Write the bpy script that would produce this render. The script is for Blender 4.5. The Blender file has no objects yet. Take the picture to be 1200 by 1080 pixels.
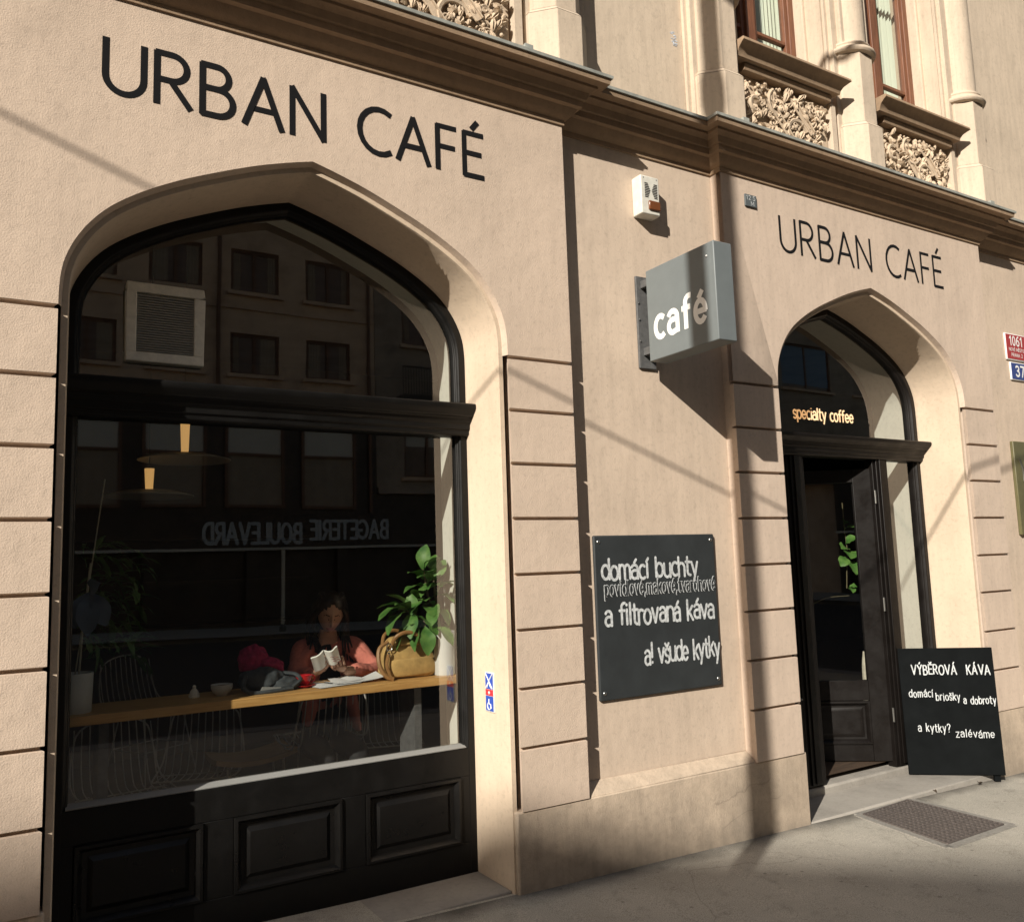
import bpy, bmesh, math, random
from mathutils import Vector, Matrix, noise
D = bpy.data
SC = bpy.context.scene
COL = SC.collection
R = math.radians

# ------------------------------------------------------------------ camera
cam = D.objects.new('camera', D.cameras.new('camera')); COL.objects.link(cam)
cam.data.sensor_width = 36.0; cam.data.lens = 30.0
cam.data.clip_start = 0.05; cam.data.clip_end = 500
cam.matrix_world = (Matrix.Translation((0, -3.7, 1.6)) @ Matrix.Rotation(R(-31.3728), 4, 'Z')
                    @ Matrix.Rotation(R(96.7648), 4, 'X') @ Matrix.Rotation(R(-1.8869), 4, 'Z'))
SC.camera = cam
# ------------------------------------------------------------------ sky, sun, exposure
LIGHT = Vector((1.6, 1.0, -1.0)).normalized()          # the way sunlight travels
w = D.worlds.new('World'); SC.world = w; w.use_nodes = True
nt = w.node_tree
sky = nt.nodes.new('ShaderNodeTexSky'); sky.sky_type = 'NISHITA'; sky.sun_disc = False
sky.sun_elevation = math.asin(-LIGHT.z); sky.sun_rotation = math.atan2(-LIGHT.x, -LIGHT.y)
sky.air_density = 1.0; sky.dust_density = 1.0
bg = nt.nodes['Background']; bg.inputs['Strength'].default_value = 0.088
wb = nt.nodes.new('ShaderNodeMix'); wb.data_type = 'RGBA'; wb.blend_type = 'MULTIPLY'; wb.inputs[0].default_value = 1.0
wb.inputs[7].default_value = (1.16, 1.0, 0.82, 1)      # daylight white balance of the photograph
nt.links.new(sky.outputs[0], wb.inputs[6]); nt.links.new(wb.outputs[2], bg.inputs['Color'])
sun = D.objects.new('sun', D.lights.new('sun', 'SUN')); COL.objects.link(sun)
sun.data.energy = 5.0; sun.data.angle = R(0.42); sun.data.color = (1.0, 0.935, 0.83)
sun.rotation_euler = LIGHT.to_track_quat('-Z', 'Y').to_euler(); sun.location = (-16, -10, 12)
SC.view_settings.view_transform = 'Standard'; SC.view_settings.look = 'None'
SC.view_settings.exposure = 0.45; SC.view_settings.gamma = 1.0
SC.cycles.use_denoising = True
SC.cycles.max_bounces = 10; SC.cycles.transparent_max_bounces = 16
SC.cycles.sample_clamp_indirect = 6.0

rng = random.Random(11)
# ------------------------------------------------------------------ mesh helpers
class MB:
    """collects faces, becomes one mesh object"""
    def __init__(s): s.v = []; s.f = []; s.m = []
    def vert(s, p): s.v.append(tuple(p)); return len(s.v) - 1
    def face(s, idx, m=0): s.f.append(tuple(idx)); s.m.append(m)
    def poly(s, pts, m=0): s.face([s.vert(p) for p in pts], m)
    def box(s, x0, x1, y0, y1, z0, z1, m=0, M=None):
        c = [Vector((x, y, z)) for z in (z0, z1) for y in (y0, y1) for x in (x0, x1)]
        if M is not None: c = [M @ p for p in c]
        i = [s.vert(p) for p in c]
        for q in ((0,2,3,1),(4,5,7,6),(0,1,5,4),(2,6,7,3),(0,4,6,2),(1,3,7,5)): s.face([i[k] for k in q], m)
    def strip(s, rows, m=0, close=False):
        """rows: equal-length lists of points; quads between neighbouring rows"""
        idx = [[s.vert(p) for p in r] for r in rows]
        n = len(rows[0])
        for a, b in zip(idx, idx[1:]):
            for k in range(n if close else n - 1):
                s.face((a[k], a[(k+1) % n], b[(k+1) % n], b[k]), m)
        return idx
    def prism(s, poly, axis, a, b, m=0, xo=None):
        """2-D polygon extruded along axis; 'x': poly is (y,z), 'y': (x,z), 'z': (x,y)"""
        def P(p, t):
            return {'x': (t, p[0], p[1]), 'y': (p[0], t, p[1]), 'z': (p[0], p[1], t)}[axis]
        A = [s.vert(P(p, a(p) if callable(a) else a)) for p in poly]
        B = [s.vert(P(p, b(p) if callable(b) else b)) for p in poly]
        n = len(poly)
        for k in range(n): s.face((A[k], A[(k+1) % n], B[(k+1) % n], B[k]), m)
        s.face(A[::-1], m); s.face(B, m)
    def tube(s, pts, r, n=8, m=0, closed=False, caps=True):
        pts = [Vector(p) for p in pts]; N = len(pts)
        rs = r if isinstance(r, (list, tuple)) else [r] * N
        def tan(i):
            if closed: d = pts[(i+1) % N] - pts[(i-1) % N]
            else: d = pts[min(i+1, N-1)] - pts[max(i-1, 0)]
            return d.normalized() if d.length > 1e-9 else Vector((0, 0, 1))
        t0 = tan(0); u = t0.orthogonal().normalized()
        rows = []
        for i in range(N):
            t = tan(i); u = (u - t * u.dot(t))
            u = u.normalized() if u.length > 1e-6 else t.orthogonal().normalized()
            v = t.cross(u)
            rows.append([pts[i] + (u * math.cos(2*math.pi*k/n) + v * math.sin(2*math.pi*k/n)) * rs[i] for k in range(n)])
        if closed: rows.append(rows[0])
        idx = s.strip(rows, m, close=True)
        if caps and not closed:
            s.face(idx[0][::-1], m); s.face(idx[-1], m)
    def lathe(s, prof, c, n=20, m=0, M=None):
        rows = []
        for r, z in prof:
            row = [Vector((r*math.cos(2*math.pi*k/n), r*math.sin(2*math.pi*k/n), z)) for k in range(n)]
            rows.append([((M @ p) if M is not None else p) + Vector(c) for p in row])
        s.strip(rows, m, close=True)
    def ball(s, c, rad, n=8, m=0, M=None, fn=None):
        rx, ry, rz = rad if isinstance(rad, (tuple, list)) else (rad,)*3
        rows = []
        for i in range(n + 1):
            th = math.pi * i / n; row = []
            for k in range(2 * n):
                ph = math.pi * k / n
                p = Vector((math.sin(th)*math.cos(ph), math.sin(th)*math.sin(ph), math.cos(th)))
                if fn: p = fn(p)
                p = Vector((p.x*rx, p.y*ry, p.z*rz))
                if M is not None: p = M @ p
                row.append(p + Vector(c))
            rows.append(row)
        s.strip(rows, m, close=True)
    def build(s, name, mats, parent=None, smooth=True, angle=35, merge=True):
        me = D.meshes.new(name)
        me.from_pydata(s.v, [], s.f)
        if merge or True:
            bm = bmesh.new(); bm.from_mesh(me)
            for f, mi in zip(bm.faces, s.m): f.material_index = mi
            if merge: bmesh.ops.remove_doubles(bm, verts=bm.verts, dist=1e-5)
            big = [f for f in bm.faces if len(f.verts) > 4]
            if big: bmesh.ops.triangulate(bm, faces=big, ngon_method='EAR_CLIP')
            bmesh.ops.recalc_face_normals(bm, faces=bm.faces)
            bm.to_mesh(me); bm.free()
        for m in (mats if isinstance(mats, (list, tuple)) else [mats]): me.materials.append(m)
        if smooth:
            me.polygons.foreach_set('use_smooth', [True] * len(me.polygons))
            me.set_sharp_from_angle(angle=R(angle))
        me.update()
        o = D.objects.new(name, me); COL.objects.link(o)
        if parent is not None: adopt(o, parent)
        return o

def root_loc(o):
    l = Vector(o.location)
    while o.parent is not None: o = o.parent; l += Vector(o.location)
    return l
def adopt(o, parent):
    """parts are modelled in world coordinates; keep them there under the parent"""
    o.parent = parent; o.location = -root_loc(parent)
LOCAL = {}
def tag(o, label=None, cat=None, group=None, kind=None):
    if label: o['label'] = label
    if cat: o['category'] = cat
    if group: o['group'] = group
    if kind or cat: o['kind'] = kind or 'thing'
    return o
def thing(name, label, cat, loc=(0, 0, 0), group=None):
    o = D.objects.new(name, None); COL.objects.link(o); o.location = loc
    o.empty_display_size = 0.1
    return tag(o, label, cat, group, 'thing')
def bevel(o, wdt=0.004, seg=2):
    m = o.modifiers.new('bevel', 'BEVEL'); m.width = wdt; m.segments = seg; m.limit_method = 'ANGLE'; m.angle_limit = R(40)
    return o
def subsurf(o, lv=2):
    m = o.modifiers.new('subsurf', 'SUBSURF'); m.levels = lv; m.render_levels = lv
    return o
def catmull(pts, n=6):
    out = []
    P = [2*Vector(pts[0]) - Vector(pts[1])] + [Vector(p) for p in pts] + [2*Vector(pts[-1]) - Vector(pts[-2])]
    for i in range(1, len(P) - 2):
        for k in range(n):
            t = k / n
            a, b, c, d = P[i-1], P[i], P[i+1], P[i+2]
            out.append(0.5*((2*b) + (c-a)*t + (2*a-5*b+4*c-d)*t*t + (3*b-a-3*c+d)*t**3))
    out.append(Vector(pts[-1])); return out

# ------------------------------------------------------------------ materials
def mat(name, base, rough=0.8, spec=0.5, metal=0.0, emit=None, estr=0.0):
    m = D.materials.new(name); m.use_nodes = True
    b = m.node_tree.nodes['Principled BSDF']
    b.inputs['Base Color'].default_value = (*base, 1); b.inputs['Roughness'].default_value = rough
    b.inputs['Specular IOR Level'].default_value = spec; b.inputs['Metallic'].default_value = metal
    if emit: b.inputs['Emission Color'].default_value = (*emit, 1); b.inputs['Emission Strength'].default_value = estr
    return m
def N(m, t, **kw):
    n = m.node_tree.nodes.new(t)
    for k, v in kw.items():
        if k in n.inputs: n.inputs[k].default_value = v
        else: setattr(n, k, v)
    return n
def L(m, a, b): m.node_tree.links.new(a, b)
def bsdf(m): return m.node_tree.nodes['Principled BSDF']
def coords(m, scale=(1, 1, 1)):
    tc = N(m, 'ShaderNodeTexCoord'); mp = N(m, 'ShaderNodeMapping'); mp.inputs['Scale'].default_value = scale
    g = N(m, 'ShaderNodeNewGeometry'); L(m, g.outputs['Position'], mp.inputs['Vector']); return mp.outputs[0]
def ramp(m, src, stops):
    r = N(m, 'ShaderNodeValToRGB'); e = r.color_ramp.elements
    while len(e) < len(stops): e.new(0.5)
    for k, (p, c) in enumerate(stops):
        e[k].position = p; e[k].color = (*c, 1) if isinstance(c, tuple) else (c, c, c, 1)
    L(m, src, r.inputs[0]); return r.outputs[0]
def mix(m, fac, a, b, mode='MIX'):
    x = N(m, 'ShaderNodeMix', data_type='RGBA', blend_type=mode)
    for s, v in ((x.inputs[0], fac), (x.inputs[6], a), (x.inputs[7], b)):
        if hasattr(v, 'is_output') or hasattr(v, 'links'): L(m, v, s)
        else: s.default_value = v if isinstance(v, float) else (*v, 1)
    return x.outputs[2]
def add_bump(m, src, dist, strength=1.0, prev=None):
    b = N(m, 'ShaderNodeBump'); b.inputs['Distance'].default_value = dist; b.inputs['Strength'].default_value = strength
    L(m, src, b.inputs['Height'])
    if prev is not None: L(m, prev, b.inputs['Normal'])
    return b.outputs[0]
def plaster(name, base, grain=160.0, gdist=0.0022, dirt_shade=0.0, blotch=0.07, cracks=False, streak=0.03):
    """painted render: uneven tone, faint runs, fine grain"""
    m = mat(name, base, 0.92, 0.25)
    p = coords(m)
    n1 = N(m, 'ShaderNodeTexNoise', Scale=1.7, Detail=6.0, Roughness=0.62); L(m, p, n1.inputs['Vector'])
    d = tuple(c * (1 - blotch * 1.5) for c in base); l = tuple(min(1, c * (1 + blotch * 0.6)) for c in base)
    c = ramp(m, n1.outputs[0], [(0.30, d), (0.50, base), (0.72, l)])
    n2 = N(m, 'ShaderNodeTexNoise', Scale=9.0, Detail=8.0, Roughness=0.7); L(m, coords(m, (2.2, 2.2, 0.22)), n2.inputs['Vector'])
    s = ramp(m, n2.outputs[0], [(0.36, 1 - streak*1.6), (0.56, 1.0)])
    c = mix(m, 1.0, c, s, 'MULTIPLY')
    n3 = N(m, 'ShaderNodeTexNoise', Scale=34.0, Detail=4.0, Roughness=0.7); L(m, p, n3.inputs['Vector'])
    c = mix(m, 1.0, c, ramp(m, n3.outputs[0], [(0.33, 0.88), (0.47, 1.0)]), 'MULTIPLY')
    if cracks:
        v = N(m, 'ShaderNodeTexVoronoi', Scale=1.6, feature='DISTANCE_TO_EDGE')
        wn = N(m, 'ShaderNodeTexNoise', Scale=6.0, Detail=5.0); L(m, p, wn.inputs['Vector'])
        wx = N(m, 'ShaderNodeMix', data_type='VECTOR'); wx.inputs[0].default_value = 0.10
        L(m, p, wx.inputs[4]); L(m, wn.outputs[1], wx.inputs[5]); L(m, wx.outputs[1], v.inputs['Vector'])
        mk = N(m, 'ShaderNodeTexNoise', Scale=2.3, Detail=1.0); L(m, p, mk.inputs['Vector'])
        f = mix(m, ramp(m, mk.outputs[0], [(0.56, 0.0), (0.60, 1.0)]), (1.0, 1.0, 1.0), ramp(m, v.outputs['Distance'], [(0.0, 0.68), (0.005, 1.0)]))
        c = mix(m, 1.0, c, f, 'MULTIPLY')
    if dirt_shade > 0:
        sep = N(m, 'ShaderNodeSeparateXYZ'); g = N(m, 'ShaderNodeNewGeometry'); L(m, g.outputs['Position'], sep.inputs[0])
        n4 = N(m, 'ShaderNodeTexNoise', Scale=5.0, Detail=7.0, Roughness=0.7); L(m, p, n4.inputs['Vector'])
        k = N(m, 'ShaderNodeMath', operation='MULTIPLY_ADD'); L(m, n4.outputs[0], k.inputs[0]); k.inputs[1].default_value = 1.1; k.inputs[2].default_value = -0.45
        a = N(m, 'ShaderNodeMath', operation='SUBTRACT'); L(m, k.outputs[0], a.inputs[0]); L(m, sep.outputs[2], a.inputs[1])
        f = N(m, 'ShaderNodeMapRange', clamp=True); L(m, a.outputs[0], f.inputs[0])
        f.inputs[1].default_value = -0.35; f.inputs[2].default_value = 0.2; f.inputs[3].default_value = 0.0; f.inputs[4].default_value = dirt_shade
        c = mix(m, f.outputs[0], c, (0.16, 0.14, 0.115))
    L(m, c, bsdf(m).inputs['Base Color'])
    g1 = N(m, 'ShaderNodeTexNoise', Scale=grain, Detail=3.0, Roughness=0.6); L(m, p, g1.inputs['Vector'])
    g2 = N(m, 'ShaderNodeTexNoise', Scale=7.0, Detail=4.0); L(m, p, g2.inputs['Vector'])
    nb = add_bump(m, g2.outputs[0], 0.005)
    nb = add_bump(m, g1.outputs[0], gdist, 1.0, nb)
    L(m, nb, bsdf(m).inputs['Normal'])
    return m
def speckle(name, base, var=0.3, scale=40.0, rough=0.8, bump=0.0, spec=0.4, stretch=(1, 1, 1), metal=0.0):
    m = mat(name, base, rough, spec, metal)
    p = coords(m, stretch)
    n = N(m, 'ShaderNodeTexNoise', Scale=scale, Detail=6.0, Roughness=0.65); L(m, p, n.inputs['Vector'])
    L(m, ramp(m, n.outputs[0], [(0.3, tuple(c*(1-var) for c in base)), (0.7, tuple(min(1, c*(1+var)) for c in base))]), bsdf(m).inputs['Base Color'])
    if bump: L(m, add_bump(m, n.outputs[0], bump), bsdf(m).inputs['Normal'])
    return m
def glass(name, tint=(0.90, 0.91, 0.88), k=3.8, waver=0.0):
    m = D.materials.new(name); m.use_nodes = True
    t = m.node_tree; t.nodes.clear()
    out = t.nodes.new('ShaderNodeOutputMaterial'); mx = t.nodes.new('ShaderNodeMixShader')
    tr = t.nodes.new('ShaderNodeBsdfTransparent'); tr.inputs[0].default_value = (*tint, 1)
    gl = t.nodes.new('ShaderNodeBsdfGlossy'); gl.inputs['Roughness'].default_value = 0.0
    # Schlick reflectance, the same from both sides of the sheet
    ge = t.nodes.new('ShaderNodeNewGeometry'); dt = t.nodes.new('ShaderNodeVectorMath'); dt.operation = 'DOT_PRODUCT'
    t.links.new(ge.outputs['Normal'], dt.inputs[0]); t.links.new(ge.outputs['Incoming'], dt.inputs[1])
    def mth(op, a, b=None):
        n = t.nodes.new('ShaderNodeMath'); n.operation = op
        for k, v in enumerate((a, b)):
            if v is None: continue
            if isinstance(v, (int, float)): n.inputs[k].default_value = v
            else: t.links.new(v, n.inputs[k])
        return n.outputs[0]
    fr = mth('ADD', mth('MULTIPLY', mth('POWER', mth('SUBTRACT', 1.0, mth('ABSOLUTE', dt.outputs['Value'])), 5.0), .96), .04)
    mu = t.nodes.new('ShaderNodeMath'); mu.operation = 'MULTIPLY'; mu.use_clamp = True; mu.inputs[1].default_value = k
    t.links.new(fr, mu.inputs[0]); t.links.new(mu.outputs[0], mx.inputs[0])
    t.links.new(tr.outputs[0], mx.inputs[1]); t.links.new(gl.outputs[0], mx.inputs[2]); t.links.new(mx.outputs[0], out.inputs[0])
    if waver:
        b = add_bump(m, N(m, 'ShaderNodeTexNoise', Scale=1.3, Detail=1.0).outputs[0], waver)
        n = [x for x in t.nodes if x.type == 'TEX_NOISE'][-1]; g = N(m, 'ShaderNodeNewGeometry'); L(m, g.outputs['Position'], n.inputs['Vector'])
        L(m, b, gl.inputs['Normal'])
    return m
def wood(name, a, b, scale=6.0, rough=0.5, axis=0):
    m = mat(name, a, rough, 0.5)
    st = [18.0, 18.0, 18.0]; st[axis] = 1.2
    n = N(m, 'ShaderNodeTexNoise', Scale=scale, Detail=8.0, Roughness=0.6, Distortion=0.4); L(m, coords(m, tuple(st)), n.inputs['Vector'])
    L(m, ramp(m, n.outputs[0], [(0.35, a), (0.65, b)]), bsdf(m).inputs['Base Color'])
    L(m, add_bump(m, n.outputs[0], 0.0008), bsdf(m).inputs['Normal'])
    return m
def black_paint(name, base=(0.004, 0.0037, 0.0034), rough=0.42):
    m = mat(name, base, rough, 0.28)
    p = coords(m)
    n = N(m, 'ShaderNodeTexNoise', Scale=60.0, Detail=6.0, Roughness=0.8); L(m, p, n.inputs['Vector'])
    c = ramp(m, n.outputs[0], [(0.30, base), (0.70, tuple(k*1.35 for k in base)), (0.765, tuple(k*1.5 for k in base)), (0.80, (0.12, 0.11, 0.10))])
    L(m, c, bsdf(m).inputs['Base Color'])
    n2 = N(m, 'ShaderNodeTexNoise', Scale=8.0, Detail=6.0, Roughness=0.7); L(m, p, n2.inputs['Vector'])
    L(m, ramp(m, n2.outputs[0], [(0.3, rough - 0.08), (0.7, rough + 0.18)]), bsdf(m).inputs['Roughness'])
    L(m, add_bump(m, n2.outputs[0], 0.0016), bsdf(m).inputs['Normal'])
    return m

M_wallL = plaster('rough_beige_render', (0.59, 0.470, 0.372), 150.0, 0.0020)
M_wallR = plaster('smooth_beige_render', (0.59, 0.473, 0.380), 210.0, 0.0012, streak=0.05)
M_recess = plaster('patchy_beige_render', (0.59, 0.474, 0.372), 190.0, 0.0016, streak=0.05)
M_jamb = plaster('jamb_render', (0.58, 0.465, 0.35), 200.0, 0.0012, blotch=0.08)
M_plinth = plaster('dirty_shaded_plinth_render', (0.56, 0.45, 0.345), 120.0, 0.003, dirt_shade=0.6, blotch=0.14, streak=0.08, cracks=True)  # ground-level dirt, deepened in the colour to stand in for shade
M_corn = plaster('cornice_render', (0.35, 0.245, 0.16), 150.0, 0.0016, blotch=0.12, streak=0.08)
M_stone = plaster('pale_stone_render', (0.59, 0.485, 0.375), 120.0, 0.0012, blotch=0.08, streak=0.07)
M_relief = plaster('carved_stone', (0.56, 0.44, 0.32), 90.0, 0.002, blotch=0.2)
M_zinc = speckle('zinc_flashing', (0.33, 0.34, 0.31), 0.25, 12.0, 0.6, 0.001)
M_black = black_paint('black_paint')
M_door = black_paint('brown_black_paint', (0.0055, 0.0042, 0.0036), 0.42)
M_blackp = black_paint('glossier_black_paint', (0.005, 0.0046, 0.0043), 0.30); bsdf(M_blackp).inputs['Specular IOR Level'].default_value = 0.34
M_glass = glass('shop_glass', waver=0.0006)
M_glassU = glass('window_glass', (0.86, 0.88, 0.86), 1.6, 0.002)
M_white_wall = plaster('white_reveal', (0.72, 0.72, 0.66), 200.0, 0.001, blotch=0.06)
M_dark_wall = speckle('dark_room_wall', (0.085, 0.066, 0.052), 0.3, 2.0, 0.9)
M_floor = wood('dark_floor', (0.05, 0.035, 0.025), (0.09, 0.06, 0.04), 3.0, 0.5)
M_letter = mat('black_lettering', (0.009, 0.009, 0.010), 0.9, 0.15)
M_chalk = speckle('chalk_white', (0.52, 0.54, 0.545), 0.40, 70.0, 0.9)
M_white = mat('white_letters', (0.82, 0.82, 0.80), 0.5)
M_counter = wood('oak_counter', (0.50, 0.27, 0.085), (0.66, 0.39, 0.14), 5.0, 0.42)

# ------------------------------------------------------------------ stroke lettering
def arc(cx, cy, rx, ry, a0, a1, n=14):
    return [(cx + rx*math.cos(R(a0+(a1-a0)*k/n)), cy + ry*math.sin(R(a0+(a1-a0)*k/n))) for k in range(n+1)]
X = 0.70
ACUTE = lambda x, y: [[(x-.03, y+.11), (x+.10, y+.27)]]
CARON = lambda x, y: [[(x-.15, y+.26), (x, y+.08)], [(x, y+.08), (x+.15, y+.26)]]
DOT = lambda x, y: [[(x, y-.01), (x, y+.01)]]
GL = {
 'U': (.66, [[(0,1), (0,.33)] + arc(.33,.33,.33,.33,180,360)[1:] + [(.66,1)]]),
 'R': (.60, [[(0,0), (0,1)], [(0,1), (.27,1)] + arc(.27,.74,.27,.26,90,-90)[1:] + [(0,.48)], [(.24,.48), (.60,0)]]),
 'B': (.58, [[(0,0), (0,1)], [(0,1), (.27,1)] + arc(.27,.77,.23,.23,90,-90)[1:] + [(0,.54)], [(.27,.54)] + arc(.29,.27,.29,.27,90,-90)[1:] + [(0,0)]]),
 'A': (.74, [[(0,0), (.37,1)], [(.37,1), (.74,0)], [(.13,.34), (.61,.34)]]),
 'N': (.66, [[(0,0), (0,1)], [(0,1), (.66,0)], [(.66,0), (.66,1)]]),
 'C': (.66, [arc(.46,.5,.46,.5,58,302)]),
 'F': (.46, [[(0,0), (0,1)], [(0,1), (.46,1)], [(0,.53), (.42,.53)]]),
 'E': (.48, [[(0,0), (0,1)], [(0,1), (.48,1)], [(0,.53), (.42,.53)], [(0,0), (.48,0)]]),
 'V': (.68, [[(0,1), (.34,0)], [(.34,0), (.68,1)]]),
 'Y': (.64, [[(0,1), (.32,.5)], [(.64,1), (.32,.5)], [(.32,.5), (.32,0)]]),
 'K': (.58, [[(0,0), (0,1)], [(.56,1), (.02,.46)], [(.18,.6), (.58,0)]]),
 'O': (.70, [arc(.35,.5,.35,.5,90,450,28)]),
 'D': (.64, [[(0,0), (0,1)], [(0,1), (.2,1)] + arc(.2,.5,.44,.5,90,-90)[1:] + [(0,0)]]),
 'G': (.68, [arc(.42,.5,.42,.5,52,340), [(.8,.45), (.5,.45)]]),
 'T': (.60, [[(0,1), (.6,1)], [(.3,1), (.3,0)]]),
 'I': (.10, [[(.05,0), (.05,1)]]), 'L': (.46, [[(0,1), (0,0)], [(0,0), (.46,0)]]),
 'P': (.56, [[(0,0), (0,1)], [(0,1), (.28,1)] + arc(.28,.74,.28,.26,90,-90)[1:] + [(0,.48)]]),
 'H': (.62, [[(0,0), (0,1)], [(.62,0), (.62,1)], [(0,.52), (.62,.52)]]),
 'M': (.80, [[(0,0), (0,1)], [(0,1), (.4,.2)], [(.4,.2), (.8,1)], [(.8,1), (.8,0)]]),
 'S': (.52, [arc(.27,.75,.25,.25,30,270) + arc(.27,.25,.26,.25,90,-150)[1:]]),
 'a': (.46, [arc(.22,X-.22,.22,.22,150,0) + [(.44,0)], [(.44,.42), (.2,.42)] + arc(.2,.21,.2,.21,90,270)[1:] + [(.44,.06)]]),
 'b': (.50, [[(0,1), (0,0)], arc(.25,.35,.25,.35,180,540,24)]),
 'c': (.42, [arc(.26,.35,.26,.35,55,305)]),
 'd': (.50, [[(.5,1), (.5,0)], arc(.25,.35,.25,.35,0,360,24)]),
 'e': (.48, [[(.01,.36), (.47,.36)], arc(.24,.36,.235,.34,0,318,20)]),
 'f': (.34, [arc(.34,.80,.2,.2,80,180) + [(.14,0)], [(0,.64), (.33,.64)]]),
 'h': (.46, [[(0,1), (0,0)], [(0,.42)] + arc(.23,.44,.23,.26,180,0)[1:] + [(.46,0)]]),
 'i': (.12, [[(.06,0), (.06,X)]] + DOT(.06,.93)), 'í': (.12, [[(.05,0), (.05,X)]] + ACUTE(.04,X)),
 'k': (.42, [[(0,1), (0,0)], [(.40,X), (.02,.28)], [(.14,.40), (.42,0)]]),
 'l': (.12, [[(.06,0), (.06,1)]]),
 'm': (.74, [[(0,X), (0,0)], [(0,.42)] + arc(.185,.46,.185,.24,180,0)[1:] + [(.37,0)], [(.37,.42)] + arc(.555,.46,.185,.24,180,0)[1:] + [(.74,0)]]),
 'n': (.46, [[(0,X), (0,0)], [(0,.42)] + arc(.23,.44,.23,.26,180,0)[1:] + [(.46,0)]]),
 'o': (.50, [arc(.25,.35,.25,.35,90,450,24)]),
 'p': (.50, [[(0,X), (0,-.30)], arc(.25,.35,.25,.35,180,540,24)]),
 'r': (.28, [[(0,X), (0,0)], [(0,.42)] + arc(.2,.46,.2,.24,180,55)[1:]]),
 's': (.38, [arc(.19,.52,.18,.18,30,270) + arc(.19,.17,.19,.17,90,-150)[1:]]),
 't': (.34, [[(.13,.95), (.13,.18)] + arc(.31,.18,.18,.18,180,280)[1:], [(0,X), (.33,X)]]),
 'u': (.46, [[(0,X), (0,.26)] + arc(.23,.26,.23,.26,180,360)[1:], [(.46,X), (.46,0)]]),
 'v': (.46, [[(0,X), (.23,0)], [(.23,0), (.46,X)]]),
 'y': (.46, [[(0,X), (.24,.02)], [(.46,X), (.14,-.30)]]),
 'z': (.42, [[(0,X), (.42,X)], [(.42,X), (0,0)], [(0,0), (.42,0)]]),
 '!': (.12, [[(.06,1), (.06,.30)]] + DOT(.06,.03)),
 '?': (.40, [arc(.2,.78,.2,.22,170,-60) + [(.2,.28)]] + DOT(.2,.03)),
 ',': (.08, [[(.06,.06), (0,-.16)]]), '.': (.04, DOT(.02,.03)), ' ': (.34, []),
 '0': (.52, [arc(.26,.5,.26,.5,90,450,24)]), '1': (.30, [[(0,.78), (.22,1)], [(.22,1), (.22,0)]]),
 '2': (.50, [arc(.25,.73,.25,.27,165,-35) + [(0,0)], [(0,0), (.5,0)]]),
 '3': (.50, [arc(.23,.76,.24,.24,150,-90) , arc(.23,.27,.27,.27,90,-150)]),
 '5': (.5, [[(.45,1), (.06,1)], [(.06,1), (.03,.58)], arc(.22,.32,.27,.32,130,-150)]),
 '6': (.52, [arc(.26,.3,.26,.3,90,450,22), [(.02,.34)] + arc(.42,.5,.40,.5,180,90)]),
 '7': (.50, [[(0,1), (.5,1)], [(.5,1), (.16,0)]]),
}
def deriv(ch, base, extra):
    wd, st = GL[base]; GL[ch] = (wd, st + extra)
deriv('É', 'E', ACUTE(.24, 1.02)); deriv('Á', 'A', ACUTE(.37, 1.02)); deriv('Ý', 'Y', ACUTE(.32, 1.02)); deriv('Ě', 'E', CARON(.26, 1.0))
deriv('á', 'a', ACUTE(.24, X)); deriv('é', 'e', ACUTE(.24, X)); deriv('ý', 'y', ACUTE(.24, X)); deriv('š', 's', CARON(.19, X))

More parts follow.
